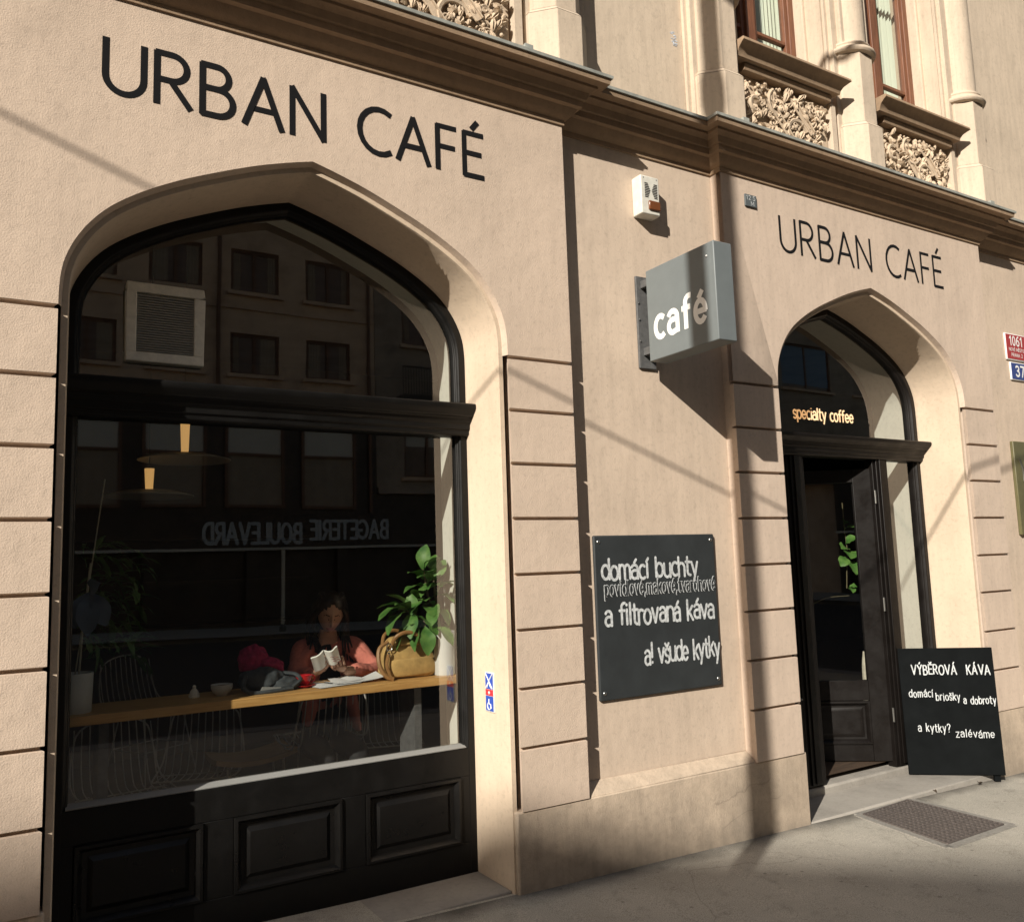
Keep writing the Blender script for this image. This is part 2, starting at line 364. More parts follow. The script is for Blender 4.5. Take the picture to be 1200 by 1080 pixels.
def letters(mb, text, o, ux, uz, un, h, xs=1.0, wt=0.1, gap=0.16, fit=None, m=0, lift=0.0012, wob=0.0, flat=False):
    """monoline lettering as flat ribbons on the plane (o, ux, uz), un = outward normal; h = cap height, wt = stroke / h"""
    o, ux, uz, un = Vector(o), Vector(ux).normalized(), Vector(uz).normalized(), Vector(un).normalized()
    adv = [GL[c][0] for c in text]
    tot = sum(adv) + gap * (len(text) - 1)
    if fit: xs = fit / (tot * h)
    x = 0.0; lay = 0
    hw = wt * h / 2
    for c in text:
        wd, st = GL[c]
        dy = rng.uniform(-wob, wob) * h; sx = 1 + rng.uniform(-wob, wob)
        for pl in st:
            P = [Vector(((x + q[0]*sx) * xs * h, q[1] * h + dy)) for q in pl]
            z = lift + lay * 0.00025; lay = (lay + 1) % 9
            n = len(P); A = []; B = []
            for i in range(n):
                d0 = (P[i] - P[i-1]).normalized() if i > 0 else None
                d1 = (P[i+1] - P[i]).normalized() if i < n - 1 else None
                if d0 is None: d0 = d1
                if d1 is None: d1 = d0
                t = (d0 + d1); t = t.normalized() if t.length > 1e-6 else d1
                k = 1 / max(0.6, t.dot(d1)); nn = Vector((-t.y, t.x)) * hw * k
                A.append(P[i] + nn); B.append(P[i] - nn)
            def W(p): return o + ux * p.x + uz * p.y + un * z
            closed = (P[0] - P[-1]).length < 1e-6 and n > 4
            ring = []
            if not closed:
                def cap(p, d, s):
                    a0 = math.atan2(d.y, d.x); out = []
                    for k in range(1, 6):
                        a = a0 + s * math.pi / 2 - s * math.pi * k / 6
                        out.append(p + Vector((math.cos(a), math.sin(a))) * hw)
                    return out
                if flat:                                  # square-cut ends, a touch past the joint so corners close
                    A = [A[0] + (P[0]-P[1]).normalized()*hw*.5] + A[1:-1] + [A[-1] + (P[-1]-P[-2]).normalized()*hw*.5]
                    B = [B[0] + (P[0]-P[1]).normalized()*hw*.5] + B[1:-1] + [B[-1] + (P[-1]-P[-2]).normalized()*hw*.5]
                    mb.strip([[W(a) for a in A], [W(q) for q in B]], m); continue
                e = cap(P[-1], (P[-1] - P[-2]).normalized(), 1); b = cap(P[0], (P[0] - P[1]).normalized(), 1)
                mb.strip([[W(a) for a in A], [W(q) for q in B]], m)
                mb.poly([W(A[-1])] + [W(q) for q in e] + [W(B[-1])], m)
                mb.poly([W(B[0])] + [W(q) for q in b] + [W(A[0])], m)
            else:
                mb.strip([[W(a) for a in A], [W(q) for q in B]], m)
        x += wd + gap
    return tot * xs * h
VX, VY, VZ = Vector((1,0,0)), Vector((0,1,0)), Vector((0,0,1))
OUT = Vector((0,-1,0))

def ground_z(x): return 0.008 - 0.0207 * (x - 2.23)
#@@SETTING
# ------------------------------------------------------------------ ground
def sheet(name, x0, x1, y0, y1, dz, m, label=None, skirt=0.3):
    mb = MB(); n = 8
    xs = [x0 + (x1 - x0) * k / n for k in range(n + 1)]
    top = [[(x, y, ground_z(x) + dz) for x in xs] for y in (y0, y1)]
    mb.strip(top)
    mb.strip([top[0], [(p[0], p[1], p[2] - skirt) for p in top[0]]])
    o = mb.build(name, m, smooth=False); return tag(o, label, None, None, 'structure')
M_pave = mat('worn_asphalt_paving', (0.2, 0.185, 0.165), 0.9, 0.3)
def dress_paving(m):
    p = coords(m)
    n1 = N(m, 'ShaderNodeTexNoise', Scale=1.6, Detail=6.0, Roughness=0.65); L(m, p, n1.inputs['Vector'])
    c = ramp(m, n1.outputs[0], [(0.3, (0.40, 0.37, 0.315)), (0.7, (0.50, 0.465, 0.40))])
    n2 = N(m, 'ShaderNodeTexNoise', Scale=240.0, Detail=2.0, Roughness=0.6); L(m, p, n2.inputs['Vector'])
    c = mix(m, 1.0, c, ramp(m, n2.outputs[0], [(0.36, 0.62), (0.5, 1.0), (0.66, 1.22)]), 'MULTIPLY')
    v = N(m, 'ShaderNodeTexVoronoi', Scale=1.1, feature='DISTANCE_TO_EDGE'); 
    nz = N(m, 'ShaderNodeTexNoise', Scale=3.0, Detail=5.0); L(m, p, nz.inputs['Vector'])
    wp = N(m, 'ShaderNodeMix', data_type='VECTOR'); wp.inputs[0].default_value = 0.12
    L(m, p, wp.inputs[4]); L(m, nz.outputs[1], wp.inputs[5]); L(m, wp.outputs[1], v.inputs['Vector'])
    n3 = N(m, 'ShaderNodeTexNoise', Scale=0.9, Detail=2.0); L(m, p, n3.inputs['Vector'])
    k = ramp(m, v.outputs['Distance'], [(0.0, 0.72), (0.004, 1.0)])
    f = ramp(m, n3.outputs[0], [(0.52, 0.0), (0.6, 1.0)])
    c = mix(m, f, c, mix(m, 1.0, c, k, 'MULTIPLY'))
    n4 = N(m, 'ShaderNodeTexNoise', Scale=5.5, Detail=6.0, Roughness=0.75); L(m, p, n4.inputs['Vector'])
    c = mix(m, 1.0, c, ramp(m, n4.outputs[0], [(0.30, 0.72), (0.46, 1.0)]), 'MULTIPLY')
    vs = N(m, 'ShaderNodeTexVoronoi', Scale=7.0); L(m, p, vs.inputs['Vector'])
    c = mix(m, 1.0, c, ramp(m, vs.outputs['Distance'], [(0.05, 0.62), (0.085, 1.0)]), 'MULTIPLY')
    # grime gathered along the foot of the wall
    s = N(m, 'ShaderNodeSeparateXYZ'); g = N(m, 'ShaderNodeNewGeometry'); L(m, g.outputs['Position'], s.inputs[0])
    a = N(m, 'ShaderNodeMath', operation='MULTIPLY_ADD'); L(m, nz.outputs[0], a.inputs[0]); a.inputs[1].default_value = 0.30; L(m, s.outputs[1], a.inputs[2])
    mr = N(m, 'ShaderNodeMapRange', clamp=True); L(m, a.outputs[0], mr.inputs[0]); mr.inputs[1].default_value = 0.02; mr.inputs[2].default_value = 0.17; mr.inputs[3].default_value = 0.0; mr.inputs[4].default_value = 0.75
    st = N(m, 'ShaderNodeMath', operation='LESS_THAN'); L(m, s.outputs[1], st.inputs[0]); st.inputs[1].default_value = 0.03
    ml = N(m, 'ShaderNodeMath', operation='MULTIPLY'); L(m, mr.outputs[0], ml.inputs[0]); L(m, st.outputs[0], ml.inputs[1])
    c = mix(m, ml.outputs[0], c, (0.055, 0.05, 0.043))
    L(m, c, bsdf(m).inputs['Base Color'])
    b = add_bump(m, n2.outputs[0], 0.0035); b = add_bump(m, n4.outputs[0], 0.006, 1.0, b); L(m, b, bsdf(m).inputs['Normal'])
dress_paving(M_pave)
M_slab = plaster('threshold_concrete', (0.34, 0.315, 0.28), 140.0, 0.0025, blotch=0.2)
M_road = speckle('road_asphalt', (0.06, 0.058, 0.056), 0.3, 60.0, 0.9, 0.004)
M_kerb = speckle('granite_kerb', (0.26, 0.25, 0.235), 0.3, 80.0, 0.8, 0.002)
sheet('pavement', -70, 60, -4.3, 0.7, 0.0, M_pave)
sheet('kerb', -70, 60, -4.55, -4.3, 0.004, M_kerb)
sheet('road', -70, 60, -18.2, -4.45, -0.13, M_road)
sheet('far_kerb', -70, 60, -18.3, -18.05, 0.004, M_kerb)
sheet('far_pavement', -70, 60, -23, -18.3, 0.0, M_pave)
# ------------------------------------------------------------------ cafe building
bld = thing('corner_cafe_building', 'beige rendered cafe building with two pointed arches below a moulded cornice', 'building')
HALF = [(1.032, 2.66), (1.03, 2.75), (1.018, 2.84), (.985, 2.93), (.93, 3.02), (.85, 3.107), (.735, 3.19), (.595, 3.268), (.45, 3.334), (.27, 3.407), (.12, 3.456), (0, 3.489)]
HALF = [(p.x, p.y) for p in catmull([(a, b, 0) for a, b in HALF], 4)]
def contour(cx, dz, zb):
    l = [(cx - a, b + dz) for a, b in HALF]; r = [(cx + a, b + dz) for a, b in HALF[::-1][1:]]
    return [(cx - HALF[0][0], zb)] + l + r + [(cx + HALF[0][0], zb)]
def inset(path, o):
    out = []; n = len(path)
    for i, p in enumerate(path):
        p = Vector(p)
        d0 = (p - Vector(path[i-1])).normalized() if i else None
        d1 = (Vector(path[i+1]) - p).normalized() if i < n - 1 else None
        if d0 is None: d0 = d1
        if d1 is None: d1 = d0
        t = (d0 + d1).normalized(); k = 1 / max(.5, t.dot(d1))
        nn = Vector((t.y, -t.x)) * o * k
        out.append(p + nn)
    return out
def sweep(mb, path, prof, m=0):
    rows = [[(q.x, Y, q.y) for q in inset(path, o)] for o, Y in prof]
    mb.strip(rows, m)
W1, W2 = (1.22, 0.0), (5.305, -0.028)
GROOVE = [0.675, 0.962, 1.25, 1.527, 1.81, 2.092, 2.37, 2.65]
ZB = 0.39; ZT = 2.668
def pier(mb, xa, xb, ca, cb, zt=ZT):
    """coursed render blocks between xa and xb, chamfered at the ends that meet an opening (ca / cb = True)"""
    prof = [(0.0, ZB)]
    for g in GROOVE[:-1]:
        prof += [(0.0, g), (0.004, g + .001), (0.031, g + .004), (0.031, g + .014), (0.003, g + .018), (0.0, g + .020)]
    prof += [(0.0, 2.648), (0.031, 2.652), (0.031, 2.664), (0.004, 2.668), (0.034, 2.668), (0.034, ZB)]
    mb.prism(prof, 'x', (lambda p: xa + p[0] * .42) if ca else xa, (lambda p: xb - p[0] * .42) if cb else xb)
def facade(mb, cw, xa, xb, blocks):
    cx, dz = cw
    top = [(cx - 1.032, ZT)] + [p for p in contour(cx, dz, 0)[1:-1] if p[1] > ZT + .002] + [(cx + 1.032, ZT)]
    pl = [(xa, ZT)] + top + [(xb, ZT), (xb, 4.07), (xa, 4.07)]
    mb.poly([(x, 0.0, z) for x, z in pl])
    sweep(mb, top, [(0, 0), (.0145, .034)])
    for a, b, c1, c2 in blocks: pier(mb, a, b, c1, c2)
def jambs(mb, cw):
    sweep(mb, contour(*cw, -0.3), [(.012, .0345), (.036, .0348), (.042, .045), (.052, .46)])
XL = -7.0
mb = MB(); facade(mb, W1, XL, 2.655, [(XL, .188, 0, 1), (2.252, 2.655, 1, 0)])
mb.box(2.28, 2.6549, .035, .09, ZB, 4.07); mb.box(XL, .16, .0355, .09, ZB, ZT); mb.build('wall', M_wallL, bld)['label'] = 'coarse beige render round the wide shop window'
mb = MB(); facade(mb, W2, 3.872, 6.735, [(3.872, 4.273, 0, 1), (6.337, 6.735, 1, 0)])
mb.box(3.8722, 4.24, .035, .09, ZB, 4.07); mb.box(6.37, 6.7348, .035, .09, ZB, 4.07); mb.box(4.24, 6.37, .035, .09, 3.49, 4.07)
bevel(mb.build('wall', M_wallR, bld), .006)['label'] = 'smooth beige render round the cafe entrance'
mb = MB(); mb.box(2.6, 3.9, .085, .8, -.3, 4.07); mb.box(6.7, 16, .085, .8, -.3, 4.07)
mb.build('wall', M_recess, bld)['label'] = 'set back beige render between the two arches'
for cw in (W1, W2):
    mb = MB(); jambs(mb, cw); mb.build('jamb', M_jamb, bld, angle=50)
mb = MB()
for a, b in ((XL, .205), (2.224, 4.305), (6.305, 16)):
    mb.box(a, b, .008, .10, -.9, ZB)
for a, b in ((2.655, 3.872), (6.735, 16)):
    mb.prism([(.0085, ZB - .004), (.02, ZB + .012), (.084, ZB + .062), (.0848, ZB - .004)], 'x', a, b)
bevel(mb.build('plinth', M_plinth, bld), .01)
# cornice
PROF = [(.0, 4.020), (.010, 4.022), (.012, 4.050), (.030, 4.058), (.048, 4.075), (.066, 4.105), (.088, 4.112), (.090, 4.146), (.104, 4.150), (.110, 4.165), (.118, 4.185), (.140, 4.200), (.150, 4.204), (.152, 4.218), (.200, 4.220), (.206, 4.256)]
PLAN = [(XL, 0), (2.655, 0), (2.655, .085), (3.872, .085), (3.872, 0), (6.735, 0), (6.735, .085), (16, .085)]
def off_plan(o):
    out = []; n = len(PLAN)
    for i, p in enumerate(PLAN):
        p = Vector(p)
        d0 = (p - Vector(PLAN[i-1])).normalized() if i else None; d1 = (Vector(PLAN[i+1]) - p).normalized() if i < n-1 else None
        if d0 is None: d0 = d1
        if d1 is None: d1 = d0
        n0 = Vector((d0.y, -d0.x)); n1 = Vector((d1.y, -d1.x))
        out.append(p + (n0 + n1) * (o / (1 + n0.dot(n1))))
    return out
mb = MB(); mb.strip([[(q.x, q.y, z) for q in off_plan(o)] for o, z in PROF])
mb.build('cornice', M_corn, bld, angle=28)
mb = MB(); mb.strip([[(q.x, q.y, z) for q in off_plan(o)] for o, z in ((.204, 4.250), (.214, 4.250), (.216, 4.266), (.15, 4.276), (-.25, 4.315))])
for x in (2.30, 3.9, 6.62): mb.box(x, x + .05, -.20, -.15, 4.27, 4.30)
mb.build('cornice_flashing', M_zinc, bld)
# upper wall
YU = .10; ZU = 4.26
WIN = [(-.02, .95), (1.45, 2.42), (4.12, 5.09), (5.59, 6.56)]
mb = MB(); x = XL
for a, b in WIN:
    a -= .03; b += .03
    mb.box(x, a, YU, .6, ZU, 9.6); mb.box(a, b, YU, .6, ZU, 4.93); mb.box(a, b, YU, .6, 7.1, 9.6); x = b
mb.box(x, 16, YU, .6, ZU, 9.6); mb.build('wall', M_stone, bld)['label'] = 'pale render wall of the upper storey'
def octo(cx, r, y0, z0, z1, mb, r2=None):
    pts0 = [(cx + r*math.cos(R(22.5+45*k)), y0 + r*math.sin(R(22.5+45*k))) for k in range(8)]
    r2 = r2 or r
    pts1 = [(cx + r2*math.cos(R(22.5+45*k)), y0 + r2*math.sin(R(22.5+45*k))) for k in range(8)]
    mb.strip([[(*p, z0) for p in pts0], [(*p, z1) for p in pts1]], close=True); mb.poly([(*p, z1) for p in pts1])
for k, cx in enumerate((-.28, 1.18, 2.67, 3.955, 5.375, 6.815)):
    mb = MB()
    octo(cx, .216, .10, ZU, 4.655, mb); octo(cx, .216, .10, 4.6551, 4.69, mb, .184)
    octo(cx, .184, .10, 4.6901, 5.23, mb)
    rows = [(.178, 5.225), (.204, 5.235), (.214, 5.25), (.210, 5.268), (.183, 5.278), (.176, 5.295), (.184, 5.308), (.176, 5.32), (.150, 5.335), (.148, 9.6)]
    mb.lathe(rows, (cx, .10, 0), 24)
    # plain strip the column leans on, with slim side mouldings
    mb.box(cx - .215, cx + .215, .045, .0995, ZU, 9.6); mb.box(cx - .245, cx + .245, .075, .0992, ZU, 9.6)
    bevel(mb.build('column', M_stone, bld, angle=30), .005)
def stepped_reveal(mb, a, b):
    for s, xw in ((-1, a), (1, b)):
        for j, (dx, y0) in enumerate(((.0, .30), (.035, .22), (.06, .17), (.10, .135), (.13, .075))):
            x0 = xw + s * dx; x1 = xw + s * (dx + .06)
            mb.box(min(x0, x1), max(x0, x1), y0 - .07 + .001*j, .34 + .0005*j, 4.955, 7.1)
for a, b in WIN:
    mb = MB(); stepped_reveal(mb, a, b); bevel(mb.build('window_surround', M_stone, bld), .012, 3)
M_wood = wood('russet_window_wood', (0.13, 0.05, 0.026), (0.22, 0.09, 0.045), 5.0, 0.5, 2)
M_curt = mat('pale_curtain', (0.62, 0.66, 0.56), 0.9)
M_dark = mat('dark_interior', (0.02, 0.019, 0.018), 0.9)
for wi, (a, b) in enumerate(WIN):
    c = (a + b) / 2; y = .31; mb = MB()
    mb.box(a, a + .06, y, y + .07, 4.955, 7.1); mb.box(b - .06, b, y, y + .07, 4.955, 7.1)
    mb.box(c - .045, c + .045, y - .008, y + .07, 4.955, 7.1); mb.box(a, b, y + .002, y + .068, 7.02, 7.098); mb.box(a, b, y + .002, y + .068, 4.957, 5.01)
    for s0, s1 in ((a + .061, c - .046), (c + .046, b - .061)):
        mb.box(s0, s0 + .035, y + .012, y + .06, 5.011, 7.0); mb.box(s1 - .035, s1, y + .012, y + .06, 5.011, 7.0)
        for z in (5.40, 6.3): mb.box(s0 + .034, s1 - .034, y + .018, y + .055, z, z + .028)
    fr = bevel(mb.build('window', M_wood, bld), .004)
    mb = MB(); mb.poly([(a + .03, y + .04, 4.97), (b - .03, y + .04, 4.97), (b - .03, y + .04, 7.06), (a + .03, y + .04, 7.06)])
    mb.build('pane', M_glassU, fr, smooth=False)
    mb = MB()
    for x0, x1 in ((a + .0, a + .34), (c + .12, b - .0)):
        n = 60; mb.strip([[(x0 + (x1-x0)*k/n, .47 + .022*math.sin(k*.9 + wi) + .01*math.sin(k*2.3), z) for k in range(n+1)] for z in (4.93, 7.1)])
    mb.build('curtain', M_curt, fr)
    mb = MB(); mb.box(a - .1, b + .1, .601, 2.2, 4.8, 7.2); mb.build('room_recess', M_dark, fr, smooth=False)
    # sill over the relief
    mb = MB()
    pf = [(.0995, 4.955), (-.10, 4.948), (-.104, 4.928), (-.085, 4.915), (-.06, 4.895), (-.045, 4.87), (-.04, 4.845), (.0995, 4.845)]
    mb.prism(pf, 'x', (lambda p: a - .06 - max(0, -p[0]) * .0), (lambda p: b - .04 + max(0, -p[0])*.9))
    mb.prism([(.0994, 4.844), (.0, 4.844), (-.012, 4.836), (.0, 4.795), (.0994, 4.795)], 'x', a + .04, b - .06)
    bevel(mb.build('sill', M_corn, fr, angle=30), .003)
# carved panels under the upper windows
def relief(a, b, z0, z1, seed):
    r = random.Random(seed); mb = MB(); y = .055
    w_, h_ = b - a, z1 - z0
    mb.box(a, b, y, .0985, z0, z1)
    def P(u, v, d): return Vector((a + u * w_, y - d, z0 + v * h_))
    def spiral(u, v, rad, turns, sgn, th, d):
        pts = []; n = int(12 * turns)
        a0 = r.uniform(0, 6.28)
        for k in range(n + 1):
            t = k / n; rr = rad * (1 - .86 * t); an = a0 + sgn * t * turns * 2 * math.pi
            pts.append(P(u, v, d + .012 * t) + Vector((rr * math.cos(an), 0, rr * math.sin(an))))
        mb.tube(pts, [th * (1 - .4 * k / n) for k in range(n + 1)], 6)
    def leaf(u, v, an, ln, wd, d):
        rows = []; n = 6
        dr = Vector((math.cos(an), 0, math.sin(an))); sd = Vector((-dr.z, 0, dr.x))
        for k in range(n + 1):
            t = k / n; ww = wd * math.sin(math.pi * min(1, t * .93 + .07)) * (1 + .25 * (k % 2))
            c = P(u, v, d + .020 * math.sin(t * 2.6)) + dr * (ln * t)
            rows.append([c - sd * ww + Vector((0, .012, 0)), c - sd * ww * .45 - Vector((0, .004, 0)), c + Vector((0, .007, 0)), c + sd * ww * .45 - Vector((0, .004, 0)), c + sd * ww + Vector((0, .012, 0))])
        mb.strip(rows)
    # crossed strap-work and a ring
    for (u0, v0, u1, v1) in ((.28, .75, .56, .12), (.55, .88, .76, .42)):
        p, q = P(u0, v0, .02), P(u1, v1, .032); d = (q - p).normalized(); s = Vector((-d.z, 0, d.x)) * .026; o = Vector((0, -.016, 0))
        mb.prism([(0, 0), (1, 0), (1, 1), (0, 1)], 'y', 0, 0) if False else None
        for e in (s, -s): mb.tube([p + e + o, q + e + o], .006, 5)
        mb.poly([p - s + o*.6, q - s + o*.6, q + s + o*.6, p + s + o*.6])
        mb.poly([p - s, p - s + o*.6, p + s + o*.6, p + s]); mb.poly([q - s, q - s + o*.6, q + s + o*.6, q + s])
    for (u, v, rr, a0, a1) in ((.40, .72, .10, 120, 330), (.60, .36, .10, 20, 200), (.14, .60, .05, 60, 300)):
        pts = [P(u, v, .03) + Vector((rr * math.cos(R(t)), 0, rr * math.sin(R(t)))) for t in range(a0, a1 + 1, 15)]
        mb.tube(pts, .016, 6)
    mb.lathe([(.0, .022), (.018, .02), (.02, .012), (.032, .018), (.038, .008), (.05, .012), (.056, 0)], P(.68, .26, .012), 14, 0, Matrix.Rotation(R(90), 3, 'X'))
    for k in range(130):
        u, v = r.uniform(.05, .95), r.uniform(.08, .92)
        leaf(u, v, r.uniform(0, 6.28), r.uniform(.035, .080), r.uniform(.010, .022), r.uniform(.012, .034))
    for k in range(44):
        spiral(r.uniform(.07, .93), r.uniform(.1, .9), r.uniform(.024, .046), r.uniform(1.1, 1.7), r.choice((-1, 1)), r.uniform(.006, .010), r.uniform(.014, .032))
    for k in range(90):
        s = r.uniform(.008, .018); mb.ball(P(r.uniform(.04, .96), r.uniform(.05, .95), r.uniform(.012, .034)), s, 5)
    for k in range(14):
        u = (k + .5) / 14
        mb.ball(P(u, .035, .02), (.022, .018, .012), 5)
    return mb.build('relief_panel', M_relief, bld, angle=50)
for i, (a, b) in enumerate(WIN[1:]): relief(a + .03, b - .06, 4.30, 4.79, 31 + i)
for a, b in WIN[1:]:
    for q in ((a - .02, a + .012, .03, .0986), (b - .04, b + .01, .02, .0987)):
        mb = MB(); mb.box(*q, ZU, 4.80); mb.build('panel_border', M_stone, bld)
# ------------------------------------------------------------------ interior shell
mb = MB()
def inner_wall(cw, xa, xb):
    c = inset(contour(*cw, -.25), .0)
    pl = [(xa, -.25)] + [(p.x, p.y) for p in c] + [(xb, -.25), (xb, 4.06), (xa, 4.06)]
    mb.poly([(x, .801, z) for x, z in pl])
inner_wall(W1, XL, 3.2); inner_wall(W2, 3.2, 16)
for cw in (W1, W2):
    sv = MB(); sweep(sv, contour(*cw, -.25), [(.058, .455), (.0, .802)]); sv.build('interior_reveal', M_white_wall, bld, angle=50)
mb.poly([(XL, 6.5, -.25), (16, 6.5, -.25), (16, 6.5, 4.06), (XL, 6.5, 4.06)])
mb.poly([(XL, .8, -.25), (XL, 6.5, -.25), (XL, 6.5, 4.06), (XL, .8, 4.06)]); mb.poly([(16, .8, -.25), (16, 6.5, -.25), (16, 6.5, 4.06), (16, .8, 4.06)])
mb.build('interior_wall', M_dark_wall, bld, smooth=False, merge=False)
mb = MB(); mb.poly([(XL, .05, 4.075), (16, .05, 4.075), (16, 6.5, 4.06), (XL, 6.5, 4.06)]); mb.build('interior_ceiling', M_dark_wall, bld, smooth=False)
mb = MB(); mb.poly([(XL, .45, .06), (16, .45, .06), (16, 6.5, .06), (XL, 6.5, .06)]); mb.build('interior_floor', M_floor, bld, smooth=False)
mb = MB(); mb.box(XL, 16, .6, 8, 9.58, 9.7); mb.box(XL, 16, 7.9, 8, -.5, 9.6); mb.box(XL - .1, XL, .02, 8, -.5, 9.7); mb.box(16, 16.1, .1, 8, -.5, 9.7)
mb.build('outer_shell', M_stone, bld, smooth=False)
# ------------------------------------------------------------------ shop window
def mould_panel(mb, x0, x1, z0, z1, y, d=.028):
    """raised and fielded panel: bolection frame standing proud of the rail plane y, field behind it"""
    fr = [(0, y - .001), (.004, y - .014), (.016, y - .016), (.026, y - .004), (.034, y + .012), (.05, y + .016), (.055, y + .016), (.075, y + .004), (.08, y + .004)]
    pth = [(x0, z0), (x0, z1), (x1, z1), (x1, z0)]
    rows = []
    for o, yy in fr:
        rows.append([(x0+o, yy, z0+o), (x0+o, yy, z1-o), (x1-o, yy, z1-o), (x1-o, yy, z0+o)])
    mb.strip(rows, close=True); r = rows[-1]; mb.poly(r)
def frame_sweep(mb, cw, zb, x):
    sweep(mb, contour(*cw, zb), [(.040, .455), (.040, .380), (.088, .380), (.094, .386), (.098, .398), (.108, .402), (.112, .420), (.112, .455)])
TR = [(.455, 0), (.36, .0), (.352, .008), (.350, .03), (.340, .034), (.338, .062), (.322, .074), (.316, .092), (.296, .100), (.290, .112), (.272, .128), (.266, .140), (.266, .156), (.272, .164), (.455, .166)]
mb = MB(); frame_sweep(mb, W1, -.15, 0)
mb.prism([(y, z + 2.291) for y, z in TR], 'x', .2395, 2.2035)
x0, x1 = .27, 2.17
mb.box(x0, x1, .381, .44, .02, .175); mb.box(x0, x1, .381, .44, .505, .645)
PAN = [(.323, .835), (.965, 1.472), (1.592, 2.112)]
e = [x0] + [v for p in PAN for v in p] + [x1]
for k in range(0, 8, 2): mb.box(e[k], e[k+1], .3812, .44, .175, .505)
mb.box(x0, x1, .44, .46, -.1, .66)
shop = bevel(mb.build('shop_window', M_black, bld, angle=30), .003); shop['label'] = 'black timber shop window with an arched top light'
for a, b in PAN:
    mb = MB(); mould_panel(mb, a, b, .175, .505, .381); mb.build('base_panel', M_blackp, shop, angle=25)
mb = MB(); mb.prism([(.379, .648), (.378, .652), (.42, .664), (.44, .664), (.44, .648)], 'x', .29, 2.15)
mb.build('glazing_sill', mat('worn_grey_sill', (0.23, 0.23, 0.22), 0.6), shop)
mb = MB(); mb.poly([(.28, .425, .66), (2.16, .425, .66), (2.16, .425, 2.30), (.28, .425, 2.30)]); mb.build('pane', M_glass, shop, smooth=False)
mb = MB(); c = inset(contour(*W1, 2.44), .10); mb.poly([(p.x, .4255, p.y) for p in c]); mb.build('pane', M_glass, shop, smooth=False)
# ventilation grille set in the top light
M_vent = speckle('aged_white_plastic', (0.80, 0.76, 0.64), 0.12, 30.0, 0.6)
vt = thing('ventilation_grille', 'square off-white ventilation grille set in the arched top light', 'ventilation grille', (.648, .42, 2.74))
vx0, vx1, vz0, vz1 = .479, .818, 2.556, 2.926
mb = MB(); f = .045
for q in ((vx0, vx1, vz0, vz0+f), (vx0, vx1, vz1-f, vz1), (vx0, vx0+f, vz0+f, vz1-f), (vx1-f, vx1, vz0+f, vz1-f)): mb.box(q[0], q[1], .385, .44, q[2], q[3])
bevel(mb.build('frame', M_vent, vt), .005)
mb = MB(); n = 24
for k in range(n):
    z = vz0 + f + (k + .5) * (vz1 - vz0 - 2*f) / n
    mb.box(-.002, .002, -.016, .016, 0, vx1 - vx0 - 2*f, 0, Matrix.Translation((vx0 + f, .405, z)) @ Matrix.Rotation(R(90), 4, 'Y') @ Matrix.Rotation(R(40), 4, 'Z'))
mb.build('louvres', speckle('grey_plastic_slats', (0.40, 0.385, 0.34), 0.12, 30.0, 0.6), vt)
mb = MB(); mb.box(vx0 + f, vx1 - f, .43, .436, vz0 + f, vz1 - f); mb.build('backing', M_dark, vt)
# ------------------------------------------------------------------ entrance
mb = MB(); frame_sweep(mb, W2, -.15, 0)
mb.prism([(y, z * .90 + 2.285) for y, z in TR], 'x', 4.325, 6.288)
for a, b in ((4.74, 4.92), (5.69, 5.87)):
    mb.box(a, b, .385, .455, .03, 2.286); mb.box(a + .03, b - .03, .372, .3849, .04, 2.285); mb.box(a + .06, b - .06, .362, .3719, .05, 2.284)
for a, b in ((4.36, 4.74), (5.87, 6.25)):
    mb.box(a, b, .387, .45, .03, .18); mb.box(a, b, .387, .45, .50, .61); mb.box(a, a + .06, .3872, .45, .18, .50); mb.box(b - .06, b, .3872, .45, .18, .50)
ent = bevel(mb.build('entrance', M_door, bld, angle=30), .003); ent['label'] = 'dark brown entrance frame with an arched fanlight'
for a, b in ((4.42, 4.68), (5.93, 6.19)):
    mb = MB(); mould_panel(mb, a, b, .18, .50, .387); mb.build('base_panel', M_door, ent, angle=25)
for a, b in ((4.40, 4.745), (5.865, 6.19)):
    mb = MB(); mb.poly([(a, .425, .60), (b, .425, .60), (b, .425, 2.30), (a, .425, 2.30)]); mb.build('pane', M_glass, ent, smooth=False)
    mb = MB(); mb.prism([(.384, .606), (.382, .614), (.42, .628), (.44, .628), (.44, .606)], 'x', a + .01, b - .005); mb.build('glazing_sill', D.materials['worn_grey_sill'], ent)
mb = MB(); c = inset(contour(*W2, 2.42), .10); mb.poly([(p.x, .4255, p.y) for p in c]); mb.build('pane', M_glass, ent, smooth=False)
# door leaf, hinged on the right mullion and standing open into the room
th = R(38.5); HG = Vector((5.695, .41, 0))
MD = Matrix.Translation(HG) @ Matrix(((-math.cos(th), math.sin(th), 0, 0), (math.sin(th), math.cos(th), 0, 0), (0, 0, 1, 0), (0, 0, 0, 1)))
# local leaf axes: u from the hinge, v through the leaf (into the room), z up
mb = MB(); LW = .80
def lb(u0, u1, v0, v1, z0, z1): mb.box(u0, u1, v0, v1, z0, z1, 0, MD)
lb(0, .135, 0, .05, .065, 2.22); lb(LW - .13, LW, 0, .05, .065, 2.22)
lb(.135, LW - .13, .0005, .0495, 2.12, 2.219); lb(.135, LW - .13, .0005, .0495, .50, .645); lb(.135, LW - .13, .0005, .0495, .066, .185)
leaf_ = bevel(mb.build('door', M_door, bld, angle=30), .003); leaf_['label'] = 'half glazed dark door standing ajar'
mb = MB()
u0, u1 = .135, LW - .13
rows = []
for o, yy in ((0, 0), (.004, -.012), (.016, -.014), (.028, -.002), (.036, .014), (.05, .016), (.075, .006), (.08, .006)):
    rows.append([MD @ Vector(q) for q in ((u0+o, yy, .185+o), (u0+o, yy, .50-o), (u1-o, yy, .50-o), (u1-o, yy, .185+o))])
